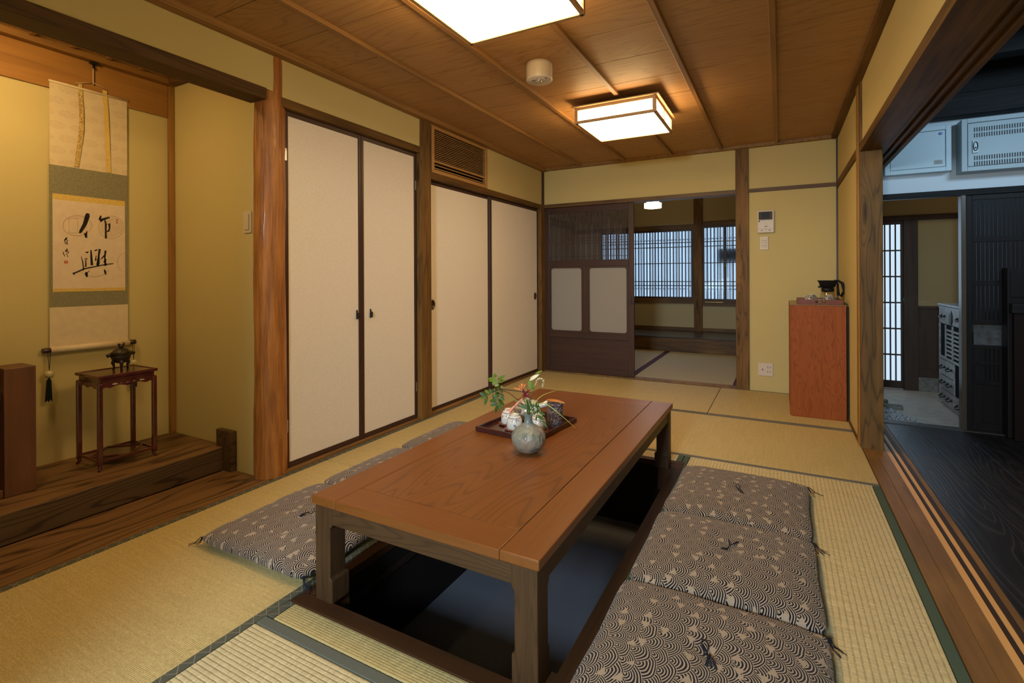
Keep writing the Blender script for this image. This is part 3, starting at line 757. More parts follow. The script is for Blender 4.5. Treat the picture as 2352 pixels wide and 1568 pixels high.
struct('trim_28', bxm(-3.28, YB+.13, 1.90, -3.20, YW, 2.02), M['darkbeam'], 'dark beam along the left wall of the back room', 'beam', .003)
M['skypane'] = emit('bright_overcast_garden', (.52, .70, .92), 1.8)
M['extslat'] = plain('weathered_outer_slat', (.45, .52, .56), .8, .2)
def translucent_pane():
    t = NT('rippled_window_glass'); tr = t.n('BsdfTransparent'); tr.inputs[0].default_value = (.92, .95, .96, 1)
    tl = t.n('BsdfTranslucent'); tl.inputs[0].default_value = (.8, .85, .9, 1)
    m1 = t.n('MixShader'); m1.inputs[0].default_value = .35; t.l(tr.outputs[0], m1.inputs[1]); t.l(tl.outputs[0], m1.inputs[2])
    t.l(m1.outputs[0], t.out.inputs[0]); return t.m
M['winglass'] = translucent_pane()
def window(idx, x0, x1, z0, z1, label, vs, hs):
    w = tag(ob('window_%d' % idx, bxm((x0, YW-.018, z0, x0+.03, YW+.012, z1), (x1-.03, YW-.018, z0, x1, YW+.012, z1)), M['brown'], None, .002), label, 'window', None, 'structure')
    ob('window_rail', bxm((x0+.03, YW-.018, z0, x1-.03, YW+.012, z0+.025)), M['brownX'], w)
    ob('window_rail', bxm((x0+.03, YW-.018, z1-.03, x1-.03, YW+.012, z1)), M['brownX'], w)
    for x in vs: ob('lattice_bar', bxm(x-.0065, YW-.014, z0+.025, x+.0065, YW+.000, z1-.03), M['brown'], w)
    for z in hs: ob('lattice_bar', bxm(x0+.03, YW-.010, z-.006, x1-.03, YW+.002, z+.006), M['brownX'], w)
    ob('window_pane', bxm(x0+.02, YW+.006, z0+.01, x1-.02, YW+.010, z1-.01), M['winglass'], w)
    return w
HS = (.925, .990, 1.283, 1.545, 1.615)
w1 = window(1, -2.74, -1.21, .72, 1.825, 'wide lattice window left of the post in the back room', [-1.248-.0468*i for i in range(31)], HS)
w2 = window(2, -1.085, -.31, .695, 1.860, 'lattice window right of the post in the back room', [-1.055+.0475*i for i in range(1, 6)]+[-.735+.0475*i for i in range(1, 9)], HS)
ob('meeting_stile', bxm(-.775, YW-.022, .70, -.735, YW+.004, 1.855), M['brown'], w2, .002)
bm = B(); ell(bm, (-.755, YW-.026, 1.235), (.011, .006, .018)); ob('brass_catch', bm, M['brass'], w2, 0, True)
ob('sliding_key_rail', bxm(-1.05, YW-.034, .668, -.79, YW-.030, .674), M['brass'], w2)
# outside: upright fence slats, a meter box and the bright overcast garden
fe = thing('outer_slat_fence', 'pale upright slats seen through the lattice windows', 'fence', (-1.5, 8.5, 0))
for i in range(46):
    x = -2.80+.0625*i
    ob('slat', bxm(x, 8.44, .55, x+.020, 8.46, 2.05), M['extslat'], fe)
for z in (.86, 1.66): ob('fence_rail', bxm(-2.85, 8.465, z, .1, 8.485, z+.02), M['extslat'], fe)
tag(ob('meter_box', bxm(-.865, 8.40, 1.285, -.32, 8.437, 1.50), M['black'], None, .01), 'dark box hanging outside behind the right lattice window', 'box')
struct('garden_backdrop', bxm(-3.3, 8.75, .2, .6, 8.77, 2.4), M['skypane'], 'bright overcast garden light outside the lattice windows', 'backdrop')
# drum lamp in the back room
LC = ony(1499.5, 470, 6.9)
dl = thing('drum_ceiling_lamp', 'small lit drum lamp hanging in the back room doorway', 'lamp', (LC.x, LC.y, 2.5))
M['lamp2'] = emit('drum_lamp_shade', (1, .76, .42), 20.)
zc = LC.z
bm = B(); lathe(bm, [(.100, -.045), (.112, -.043), (.112, .020), (.100, .022)], (LC.x, LC.y, zc), 32); ob('lamp_shade', bm, M['lamp2'], dl, 0, True)
bm = B(); lathe(bm, [(.080, .022), (.080, .052)], (LC.x, LC.y, zc), 24); ob('lamp_top', bm, M['lamp2'], dl, 0, True)
for dz in (-.040, .0, .018):
    bm = B(); tube(bm, [(LC.x+.116*math.cos(a*math.pi/16), LC.y+.116*math.sin(a*math.pi/16), zc+dz) for a in range(33)], .0022, 6); ob('lamp_hoop', bm, M['brown'], dl)
for k in range(4):
    a = math.pi/4+k*math.pi/2; px, py = LC.x+.118*math.cos(a), LC.y+.118*math.sin(a)
    ob('lamp_rib', bxm(px-.003, py-.003, zc-.055, px+.003, py+.003, zc+.03), M['brown'], dl)
bm = B(); cyl(bm, (LC.x, LC.y, zc+.05), (LC.x, LC.y, 2.5), .012); ob('lamp_stem', bm, M['brown'], dl)

# ================================================= entrance room on the right
YD = 4.556; XE = 2.9
fr_ = struct('floor_entrance', bxm(.662, YN, -.06, XE, 4.60, -.024), M['pitwall'], 'black board floor beyond the threshold', 'floor')
for i, (a, b) in enumerate(((.664, .850), (.8515, 1.090), (1.0915, 1.331), (1.3325, 1.572), (1.5735, 1.813), (1.8145, 2.054), (2.0555, 2.4), (2.4015, 2.9))):
    ob('floor_board', bxm(a, YN, -.024, b, 4.51, -.001), M['floorblack'], fr_, .0015)
struct('trim_29', bxm(.562, 4.51, -.02, XE, 4.60, .004), wood('grey_sill', (.075, .065, .05), (.035, .03, .025), 'X', .6, 10., 4., .4, .5, .4), 'grey worn sill at the entrance doorway', 'threshold', .003)
struct('trim_43', bxm(.56, YD-.004, 2.32, XE, YD+.08, 2.75), M['darkroom'], 'black boards between the dark beams above the meter boxes', 'board')
struct('wall_entrance', bxm((.56, YD, 1.672, XE, YD+.08, 2.319), (XE, YN, -.02, XE+.05, 6.2, 2.75), (.50, 3.895, -.02, .56, 6.0, 1.85), (.50, 4.0, 1.85, .56, 6.0, 2.75), (.643, 1.0, 1.93, .66, 4.55, 2.75)), M['wall_white'], 'white plaster wall carrying the two meter boxes', 'wall')
struct('trim_30', bxm(.56, YD-.020, 1.630, XE, YD+.03, 1.672), M['darkroom'], 'dark rail below the meter boxes', 'beam', .003)
struct('trim_31', bxm(.56, YD-.11, 2.165, XE, YD+.02, 2.32), M['darkroom'], 'deep dark beam above the meter boxes', 'beam', .006)
for k, yy in enumerate((4.10, 3.50, 2.86, 2.2)):
    struct('trim_%d' % (32+k), bxm(.665, yy-.10, 2.40, XE, yy+.02, 2.56), M['darkroom'], ('first', 'second', 'third', 'fourth')[k]+' dark ceiling beam counted from the meter boxes', 'beam', .01)
struct('ceiling_entrance', bxm(.56, YN, 2.62, XE, 4.6, 2.70), M['darkroom'], 'dark board ceiling of the entrance room', 'ceiling')
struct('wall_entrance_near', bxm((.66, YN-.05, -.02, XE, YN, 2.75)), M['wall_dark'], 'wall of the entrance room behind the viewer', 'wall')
# the entrance hall beyond
YE = 5.95
struct('floor_hall', bxm(.50, 4.60, -.06, XE, 6.3, -.008), M['doma'], 'pale pitted stone floor of the entrance hall', 'floor')
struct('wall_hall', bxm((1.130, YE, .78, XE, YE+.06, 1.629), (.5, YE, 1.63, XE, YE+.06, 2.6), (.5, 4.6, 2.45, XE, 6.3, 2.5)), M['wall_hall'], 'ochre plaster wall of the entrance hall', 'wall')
struct('trim_40', bxm(.56, YE-.02, 1.595, XE, YE+.02, 1.645), M['entrypost'], 'dark rail above the entrance door', 'trim', .003)
struct('trim_41', bxm(1.024, YE-.03, -.008, 1.132, YE+.03, 1.595), M['entrypost'], 'wide dark post right of the entrance door', 'post', .003)
ws = struct('baseboard_hall', bxm(1.133, YE-.002, .12, 2.6, YE+.05, .785), M['entrypost'], 'dark wainscot panelling of the entrance hall', 'wainscot')
for k in range(8): ob('wainscot_board', bxm(1.134+.18*k, YE-.012, .200, 1.134+.18*k+.176, YE-.002, .760), M['entrypost'], ws, .003)
ob('wainscot_rail', bxm(1.133, YE-.016, .761, 2.6, YE-.001, .788), M['entrypost'], ws, .002)
ob('stone_base', bxm(1.133, YE-.02, -.008, 2.6, YE+.04, .12), M['rock'], ws, .003)
M['shoji'] = emit('daylit_door_pane', (.62, .80, .96), 1.0)
ed = tag(ob('door_6', bxm((1.004, YE-.015, .0, 1.024, YE+.015, 1.595), (.56, YE-.015, .0, .60, YE+.015, 1.595)), M['entrypost'], None, .003), 'entrance door with daylit panes behind a lattice', 'door', None, 'structure')
ob('door_rail', bxm(.60, YE-.015, 0, 1.004, YE+.015, .070), M['entrypost'], ed, .003)
ob('door_rail', bxm(.60, YE-.015, 1.562, 1.004, YE+.015, 1.595), M['entrypost'], ed, .003)
xs_ = [.965-.0415*i for i in range(9)]
zs_ = [.07+(1.562-.07)*(i)/6 for i in range(7)]
for x in xs_: ob('lattice_bar', bxm(x-.0055, YE-.012, .07, x+.0055, YE+.004, 1.562), M['brown'], ed)
for z in zs_[1:-1]: ob('lattice_bar', bxm(.60, YE-.008, z-.007, 1.004, YE+.006, z+.007), M['brownX'], ed)
for a, b in zip(zs_, zs_[1:]): ob('lit_pane', bxm(.60, YE+.008, a, 1.004, YE+.012, b), M['shoji'], ed)
# jamb and dark lattice sliding door
struct('trim_42', bxm(1.105, YD-.02, 0, 1.132, YD+.05, 1.632), wood('grey_jamb', (.075, .048, .030), (.04, .028, .02), 'Z', .6, 14., 4., .4, .35, .5), 'slim grey jamb at the edge of the lattice sliding door', 'post', .003)
def PD(x, y): v = ony(x, y, YD); return v.x, v.z
sd = tag(ob('door_7', bxm((1.134, YD-.012, .008, 1.165, YD+.018, 1.628), (2.05, YD-.012, .008, 2.12, YD+.018, 1.628)), M['darkwoodZ'], None, .003), 'black lattice sliding door of the entrance room', 'door', None, 'structure')
zr = [PD(2250, q)[1] for q in (984, 912, 846, 804, 745, 655, 554, 470)]
for a, b in ((.008, .060), (.325, .352), (.460, .484), (.569, .595), (.744, .768), (1.006, 1.038), (1.304, 1.338), (1.594, 1.628)):
    ob('door_rail', bxm(1.165, YD-.010, a, 2.05, YD+.016, b), M['darkwoodZ'], sd, .002)
ob('bottom_panel', bxm(1.165, YD-.002, .060, 2.05, YD+.004, .325), M['darkwoodZ'], sd)
ob('small_door_stile', bxm(1.324, YD-.014, .06, 1.345, YD-.0105, 1.036), M['darkwoodZ'], sd, .001)
for k in range(40):
    x = 1.168+.0220*k
    for a, b in ((.352, .46), (.484, .569), (.768, 1.006), (1.038, 1.304), (1.338, 1.594)):
        ob('lattice_bar', bxm(x, YD-.006, a, x+.0185, YD+.008, b), M['darkwoodZ'], sd)
ob('glass_sheet', bxm(1.165, YD+.010, .595, 2.05, YD+.013, 1.594), M['glassthin'], sd)
ob('glass_sheet', bxm(1.165, YD+.010, .352, 2.05, YD+.013, .594), M['glassthin'], sd)
# ================================================= low table
T0 = (-1.395, 1.158, -.549, 2.962)
tb = thing('low_table', 'large reddish brown low table over the sunken leg pit', 'table', (-.972, 2.06, 0))
x0, y0, x1, y1 = T0; px0, px1, py0, py1 = -1.283, -.667, 1.276, 2.860
ZT, ZB = .350, .322
ob('top_board', bxm(x0, y0, ZB, px0, y1, ZT), M['table'], tb, .004)
ob('top_board', bxm(px1, y0, ZB, x1, y1, ZT), M['table'], tb, .004)
ob('top_board', bxm(px0+.0003, y0, ZB, px1-.0003, py0, ZT), M['tableX'], tb, .0025)
ob('top_board', bxm(px0+.0003, py1, ZB, px1-.0003, y1, ZT), M['tableX'], tb, .0025)
ob('top_panel', bxm(px0+.0014, py0+.0014, ZB+.004, px1-.0014, py1-.0014, ZT-.0004), M['tablep'], tb, .001)
i_ = .009
ob('apron', bxm(x0+.07, y0+i_+.003, .262, x1-.07, y0+i_+.025, ZB), M['tableapron'], tb, .002)
ob('apron', bxm(x0+.07, y1-i_-.025, .262, x1-.07, y1-i_-.003, ZB), M['tableapron'], tb, .002)
ob('apron', bxm(x0+i_+.003, y0+.07, .262, x0+i_+.025, y1-.07, ZB), M['tableapronY'], tb, .002)
ob('apron', bxm(x1-i_-.025, y0+.07, .262, x1-i_-.003, y1-.07, ZB), M['tableapronY'], tb, .002)
for sx in (0, 1):
    for sy in (0, 1):
        cx_, cy_ = (x0+i_ if sx == 0 else x1-i_), (y0+i_ if sy == 0 else y1-i_)
        bm = B(); rings = []
        for z, w in ((-.001, .078), (.078, .078), (.083, .069), (.246, .069), (.258, .078), (ZB, .078)):
            xa, xb = (cx_, cx_+w) if sx == 0 else (cx_-w, cx_); ya, yb = (cy_, cy_+w) if sy == 0 else (cy_-w, cy_)
            rings.append([bm.verts.new(p) for p in ((xa, ya, z), (xb, ya, z), (xb, yb, z), (xa, yb, z))])
        for a, b in zip(rings, rings[1:]):
            for k in range(4): bm.faces.new((a[k], a[(k+1) % 4], b[(k+1) % 4], b[k]))
        bm.faces.new(rings[0][::-1]); bm.faces.new(rings[-1])
        ob('leg', bm, M['tableleg'], tb, .004)

# ================================================= floor cushions
def cushion_mesh(w, d, h, seed):
    """local: x across (toward/away from the table), y along the row"""
    bm = B(); n = 44; g = {}
    def sh(u, v):
        e = max(0, 1-abs(u)**3.2)*max(0, 1-abs(v)**3.2)
        return e
    for side in (1, 0):
        for i in range(n+1):
            for j in range(n+1):
                u, v = -1+2*i/n, -1+2*j/n
                uu, vv = math.sin(u*math.pi/2*.94)/math.sin(math.pi/2*.94), math.sin(v*math.pi/2*.94)/math.sin(math.pi/2*.94)
                e = sh(uu, vv)
                pin = 1-.030*(1-abs(uu))*abs(vv)**3; pin2 = 1-.030*(1-abs(vv))*abs(uu)**3
                cr = 1-.045*(abs(uu)*abs(vv))**7
                x = uu*w/2*pin2*cr; y = vv*d/2*pin*cr
                if side:
                    t = e**.42
                    z = h*.36+h*.64*t
                    r2 = uu*uu+vv*vv
                    z -= .016*math.exp(-r2/.012)
                    z += .0035*mnoise.noise((x*9+seed, y*9, seed*.7))+.0016*mnoise.noise((x*26+seed, y*26, 3))
                    z += .006*(abs(uu)*abs(vv))**6
                else:
                    z = h*.36-h*.36*e**.35
                edge = i in (0, n) or j in (0, n)
                if edge and not side: g[(side, i, j)] = g[(1, i, j)]
                else: g[(side, i, j)] = bm.verts.new((x, y, max(z, .001)))
    for side in (1, 0):
        for i in range(n):
            for j in range(n):
                q = [g[(side, i, j)], g[(side, i+1, j)], g[(side, i+1, j+1)], g[(side, i, j+1)]]
                bm.faces.new(q if side else q[::-1])
    return bm
def thread_bundle(bm, p, dirs, r=.0016, seg=5):
    for pts in dirs: tube(bm, [Vector(p)+Vector(q) for q in pts], r, seg)
def cushion(x, y, w, d, h, rot, label, seed, tas, grp=None):
    t = thing('floor_cushion', label, 'cushion', (x, y, .0025), grp, rot=math.radians(rot))
    w *= 1.012; d *= 1.012
    ob('cover', cushion_mesh(w, d, h, seed), M['cloth'], t, 0, True, rel=False)
    r = random.Random(seed)
    bm = B(); zc = h-.012
    s = 1 if seed % 2 else -1
    loop = [(0, 0, zc), (.006, .012*s, zc+.014), (.0, .030*s, zc+.016), (-.012, .034*s, zc+.015), (-.014, .020*s, zc+.013), (0, .004*s, zc+.006)]
    tube(bm, loop, .0017, 6)
    for k in range(5):
        a = r.uniform(-.01, .01)
        tube(bm, [(0, 0, zc), (.010, -.012*s, zc+.012), (.016+a, -.03*s, zc+.014), (.020+a*2, -.055*s, zc+.012)], .0015, 5)
    ob('centre_tie', bm, M['thread'], t, 0, True, rel=False)
    for sx, sy in tas:
        bm = B(); cx, cy = sx*(w/2*.955-.004), sy*(d/2*.955-.004); z = h*.40
        for k in range(7):
            ax, ay = r.uniform(.6, 1.3)*sx, r.uniform(-.5, .9)*sy
            L = r.uniform(.035, .065)
            pts = [(cx, cy, z), (cx+ax*.012, cy+ay*.010, z+.004), (cx+ax*L*.55, cy+ay*L*.4, z*.45), (cx+ax*L, cy+ay*L*.6+r.uniform(-.008, .008), .003)]
            tube(bm, pts, .0011, 5)
        ell(bm, (cx+sx*.004, cy+sy*.003, z), (.006, .006, .005), 8, 6)
        ob('corner_tassel', bm, M['thread'], t, 0, True, rel=False)
    return t
G = 'patterned floor cushions around the low table'
cushion(-.180, 1.408, .600, .575, .085, 0, 'navy patterned floor cushion nearest the viewer right of the table', 1, ((1, 1), (1, -1)), G)
cushion(-.180, 1.985, .590, .565, .085, .6, 'navy patterned floor cushion in the middle right of the table', 2, ((1, 1),), G)
cushion(-.180, 2.570, .585, .590, .080, -1.0, 'navy patterned floor cushion farthest away right of the table', 3, ((1, 1),), G)
cushion(-1.768, 1.472, .600, .600, .080, 181, 'navy patterned floor cushion left of the table, nearest the alcove', 4, ((1, 1), (-1, 1)), G)
cushion(-1.775, 2.070, .590, .575, .080, 180, 'navy patterned floor cushion in the middle left of the table', 5, (), G)
cushion(-1.778, 2.675, .590, .590, .082, 179.5, 'navy patterned floor cushion left of the table, near the closet doors', 6, (), G)

# ================================================= ceiling lamps
def square_lamp(x0, y0, label):
    """0.57 m wooden box lamp; x0, y0 = near left corner"""
    s, zb, zt = .560, 2.150, 2.262
    x1, y1 = x0+s, y0+s; cx, cy = x0+s/2, y0+s/2
    t = thing('square_ceiling_lamp', label, 'lamp', (cx, cy, 2.31), 'square wooden ceiling lamps')
    W_ = M['lampwood']; p = .022
    ob('mount_plate', bxm(cx-.10, cy-.10, 2.268, cx+.10, cy+.10, 2.309), M['offwhite'], t, .002)
    # top tray, slightly larger than the box
    ob('top_rim', bxm(x0-.022, y0-.022, zt-.004, x1+.022, y1+.022, zt+.004), W_, t, .002)
    for a, b in ((x0, y0), (x1-p, y0), (x0, y1-p), (x1-p, y1-p)):
        ob('corner_post', bxm(a, b, zb, a+p, b+p, zt-.004), W_, t, .002)
        bm = B(); cyl(bm, (a+p/2, b+p/2, zb-.0015), (a+p/2, b+p/2, zb+.002), .0078, seg=16); ob('screw_cap', bm, M['lampcap'], t)
    for za, zc in ((zb, zb+.018), (zt-.022, zt-.004)):
        ob('rail', bxm(x0+p, y0+.001, za, x1-p, y0+p-.004, zc), W_, t, .0015)
        ob('rail', bxm(x0+p, y1-p+.004, za, x1-p, y1-.001, zc), W_, t, .0015)
        ob('rail', bxm(x0+.001, y0+p, za, x0+p-.004, y1-p, zc), W_, t, .0015)
        ob('rail', bxm(x1-p+.004, y0+p, za, x1-.001, y1-p, zc), W_, t, .0015)
    # thin bars in front of the side panes
    zm = zb+.036
    ob('thin_bar', bxm(x0+p, y0+.003, zm, x1-p, y0+.007, zm+.0028), W_, t)
    ob('thin_bar', bxm(x0+p, y1-.007, zm, x1-p, y1-.003, zm+.0028), W_, t)
    ob('thin_bar', bxm(x0+.003, y0+p, zm, x0+.007, y1-p, zm+.0028), W_, t)
    ob('thin_bar', bxm(x1-.007, y0+p, zm, x1-.003, y1-p, zm+.0028), W_, t)
    for k in (-.014, 0, .014):
        ob('thin_bar', bxm(cx+k-.0016, y0+.002, zb+.018, cx+k+.0016, y0+.006, zt-.022), W_, t)
        ob('thin_bar', bxm(x1-.006, cy+k-.0016, zb+.018, x1-.002, cy+k+.0016, zt-.022), W_, t)
        ob('thin_bar', bxm(x0+.002, cy+k-.0016, zb+.018, x0+.006, cy+k+.0016, zt-.022), W_, t)
        ob('thin_bar', bxm(cx+k-.0016, y1-.006, zb+.018, cx+k+.0016, y1-.002, zt-.022), W_, t)
    e = .010
    ob('diffuser', bxm(x0+e, y0+e, zb+.006, x1-e, y1-e, zt-.006), M['lamp'], t)
    return t
square_lamp(-1.262, 1.392, 'square wooden ceiling lamp overhead, nearest the viewer and cut off by the frame')
square_lamp(-1.270, 3.300, 'square wooden ceiling lamp farther away, over the far end of the table')

# round emergency light between the lamps
dt = thing('emergency_light', 'round ivory ceiling unit between the two square lamps', 'ceiling unit', (-1.225, 2.62, 2.31))
bm = B(); lathe(bm, [(.074, -.002), (.0755, -.020), (.0755, -.096), (.073, -.100), (.0005, -.100)], (-1.225, 2.62, 2.31), 48)
ob('housing', bm, M['white'], dt, 0, True)
bm = B(); lathe(bm, [(.017, -.1005), (.016, -.106), (.008, -.109), (.0005, -.110)], (-1.222, 2.61, 2.31), 20); ob('lens', bm, M['chrome'], dt, 0, True)
bm = B(); ell(bm, (-1.19, 2.605, 2.21), (.006, .006, .004)); ob('indicator', bm, M['chrome'], dt, 0, True)
ob('printed_mark', bxm(-1.262, 2.595, 2.2095, -1.240, 2.603, 2.2102), M['grey'], dt)
ob('test_button', bxm(-1.178, 2.592, 2.2085, -1.168, 2.600, 2.2102), M['grey'], dt)

# ================================================= wall fittings
def plate(name, label, cat, loc, w, h, facing, mat, r=.006, th=.008):
    t = thing(name, label, cat, loc)
    bm = B(); pts = rrect(w, h, r)
    if facing == 'Y': prism(bm, [(loc[0]+a, loc[2]+b) for a, b in pts], 'Y', loc[1]-th, loc[1])
    else: prism(bm, [(loc[0]+a, loc[2]+b) for a, b in pts], 'Y', loc[1]-th, loc[1])
    ob('plate', bm, mat, t, .002)
    return t
# switch on the alcove side wall (faces the viewer)
sw = plate('wall_switch', 'cream wall switch on the side wall of the alcove', 'switch', (-2.585, YT, 1.388), .070, .120, 'Y', M['offwhite'])
ob('rocker', bxm(-2.604, YT-.014, 1.345, -2.566, YT-.008, 1.431), M['offwhite'], sw, .002)
ob('rocker_line', bxm(-2.600, YT-.0155, 1.3865, -2.584, YT-.0138, 1.3895), M['white'], sw)
# intercom
ic = thing('intercom_monitor', 'ivory video intercom on the end wall above a light switch', 'intercom', (-.122, YB, 1.58))
ob('housing', bxm(-.190, YB-.026, 1.478, -.054, YB-.0005, 1.684), M['white'], ic, .004)
ob('screen_surround', bxm(-.181, YB-.028, 1.598, -.066, YB-.0262, 1.674), M['grey'], ic, .001)
ob('screen', bxm(-.156, YB-.0295, 1.608, -.090, YB-.0282, 1.664), M['black'], ic, .001)
for k in range(3): ob('side_button', bxm(-.178, YB-.0295, 1.612+.018*k, -.162, YB-.0282, 1.622+.018*k), M['black'], ic)
bm = B(); cyl(bm, (-.120, YB-.029, 1.556), (-.120, YB-.026, 1.556), .013, seg=24); ob('talk_button', bm, M['offwhite'], ic, 0)
for k in range(5): ob('printed_mark', bxm(-.156+.018*k, YB-.0266, 1.589, -.147+.018*k, YB-.0262, 1.592), M['grey'], ic)
ob('printed_mark', bxm(-.134, YB-.0266, 1.533, -.106, YB-.0262, 1.538), M['grey'], ic)
ob('code_square', bxm(-.181, YB-.0266, 1.578, -.170, YB-.0262, 1.592), M['grey'], ic)
ob('seam', bxm(-.122, YB-.0268, 1.482, -.1205, YB-.0262, 1.512), M['grey'], ic)
ob('seam', bxm(-.186, YB-.0268, 1.5115, -.058, YB-.0262, 1.5130), M['grey'], ic)
for x in (-.162, -.096): ob('printed_mark', bxm(x, YB-.0266, 1.496, x+.014, YB-.0262, 1.502), M['grey'], ic)
s2 = plate('light_switch', 'ivory double light switch under the intercom', 'switch', (-.137, YB, 1.383), .070, .124, 'Y', M['offwhite'])
for k in (0, 1):
    r_ = ob('rocker', bxm(-.160, YB-.013, 1.386-.046*k, -.114, YB-.008, 1.428-.046*k), M['offwhite'], s2, .0015)
    ob('rocker_light', bxm(-.142, YB-.0145, 1.402-.046*k, -.118, YB-.013, 1.410-.046*k), M['cordc'], r_)
    ob('rocker_mark', bxm(-.156, YB-.0145, 1.403-.046*k, -.150, YB-.013, 1.408-.046*k), M['grey'], r_)
ol = plate('wall_socket', 'ivory wall socket low on the end wall beside the red cabinet', 'socket', (-.129, YB, .206), .122, .120, 'Y', M['white'])
ob('round_jack', bxm(-.168, YB-.0105, .188, -.140, YB-.0082, .222), M['white'], ol, .003)
bm = B(); cyl(bm, (-.154, YB-.012, .205), (-.154, YB-.0100, .205), .006); ob('jack_hole', bm, M['grey'], ol)
for zz in (.186, .228):
    for x in (-.112, -.092): ob('slot', bxm(x, YB-.0088, zz-.009, x+.004, YB-.0082, zz+.009), M['grey'], ol)

# ================================================= red cabinet with tray, cups and dripper
cb = thing('red_cabinet', 'tall reddish brown plywood cabinet in the far right corner', 'cabinet', (.25, 4.76, 0))
ob('body', bxm(.068, 4.428, .0, .422, 5.10, .842), M['cabinet'], cb, .002)
ob('front_panel', bxm(.066, 4.408, .0, .424, 4.427, .850), M['cabinet'], cb, .002)
ob('top_board', bxm(.062, 4.408, .8505, .428, 5.12, .858), M['cabtop'], cb, .002)
ob('side_edge', bxm(.060, 4.44, .0, .0675, 5.11, .855), M['cabinet'], cb, .002)
ob('back_gap_panel', bxm(.428, 4.415, .0, .441, 5.10, .845), M['black'], cb, .001)
ty0, ty1, tx0, tx1, tz = 4.46, 4.86, .122, .404, .8585
tr = thing('serving_tray', 'small reddish wooden tray with hand holes on the red cabinet', 'tray', (.26, 4.66, tz))
ob('tray_base', bxm(tx0, ty0, tz, tx1, ty1, tz+.008), M['traydark'], tr, .001)
def wall_with_slot(y):
    bm = B(); w = tx1-tx0
    outer = [(tx0, tz), (tx1, tz), (tx1, tz+.036), (tx0, tz+.036)]
    cx, cz = (tx0+tx1)/2, tz+.018; slot = rrect(.078, .014, .0069, 6, cx, cz)
    fs = []
    for yy in (y, y+.008):
        vo = [bm.verts.new((a, yy, b)) for a, b in outer]; vi = [bm.verts.new((a, yy, b)) for a, b in slot]
        e = []
        for L in (vo, vi):
            for i in range(len(L)): e.append(bm.edges.new((L[i], L[(i+1) % len(L)])))
        bmesh.ops.triangle_fill(bm, use_beauty=True, edges=e)
        fs.append((vo, vi))
    for L0, L1 in zip(fs[0], fs[1]):
        for i in range(len(L0)): bm.faces.new((L0[i], L0[(i+1) % len(L0)], L1[(i+1) % len(L0)], L1[i]))
    return bm
ob('tray_wall', wall_with_slot(ty0-.008), M['traywood'], tr)
ob('tray_wall', wall_with_slot(ty1), M['traywood'], tr)
ob('tray_wall', bxm(tx0-.007, ty0-.008, tz, tx0, ty1+.008, tz+.036), M['traywood'], tr, .001)
ob('tray_wall', bxm(tx1, ty0-.008, tz, tx1+.007, ty1+.008, tz+.036), M['traywood'], tr, .001)
def bowl(x, y, z, r, h, label, mat, grp):
    t = thing('upturned_cup', label, 'cup', (x, y, z), grp)
    bm = B(); lathe(bm, [(r*.93, 0), (r, .004), (r*.97, h*.35), (r*.80, h*.68), (r*.52, h*.9), (r*.50, h), (r*.44, h), (r*.42, h*.93), (.0005, h*.92)], (x, y, z), 32)
    ob('bowl', bm, mat, t, 0, True)
    bm = B(); lathe(bm, [(r*.505, h*.955), (r*.53, h*.99), (r*.50, h+.0015), (r*.45, h+.001), (r*.44, h*.96)], (x, y, z), 32)
    ob('foot_ring', bm, M['porcelain'], t, 0, True); return t
bowl(.208, 4.56, tz+.0085, .050, .064, 'blue patterned cup upturned on the cabinet tray, left one', M['cupnavy'], 'upturned cups on the cabinet tray')
bowl(.328, 4.57, tz+.0085, .046, .060, 'blue patterned cup upturned on the cabinet tray, in front of the black dripper', M['cupnavy'], 'upturned cups on the cabinet tray')
dx, dy, dz = .330, 4.725, tz+.0085
dp = thing('coffee_pot', 'glass coffee pot with black dripper and handle at the back of the cabinet tray', 'coffee pot', (dx, dy, dz))
bm = B(); lathe(bm, [(.052, 0), (.056, .006), (.055, .05), (.042, .088), (.040, .10)], (dx, dy, dz), 32); ob('glass_body', bm, M['glass'], dp, 0, True)
bm = B(); lathe(bm, [(.040, .082), (.044, .085), (.045, .108), (.036, .112)], (dx, dy, dz), 32); ob('neck_collar', bm, M['black'], dp, 0, True)
bm = B(); lathe(bm, [(.030, .078), (.034, .112), (.052, .120), (.060, .150), (.071, .168), (.073, .172), (.067, .172), (.050, .125), (.0005, .10)], (dx, dy, dz), 32); ob('dripper_cone', bm, M['black'], dp, 0, True)
ob('spout', bxm(dx-.066, dy-.010, dz+.112, dx-.040, dy+.010, dz+.128), M['black'], dp, .002)
bm = B(); tube(bm, [(dx+.040, dy, dz+.158), (dx+.075, dy, dz+.166), (dx+.098, dy, dz+.150), (dx+.112, dy, dz+.088), (dx+.088, dy, dz+.044), (dx+.074, dy, dz+.056), (dx+.066, dy, dz+.150)], [.007, .010, .0115, .011, .009, .009, .008], 10)
ob('handle', bm, M['black'], dp, 0, True)
ob('lid_tab', bxm(dx+.045, dy-.009, dz+.168, dx+.080, dy+.009, dz+.177), M['black'], dp, .002)

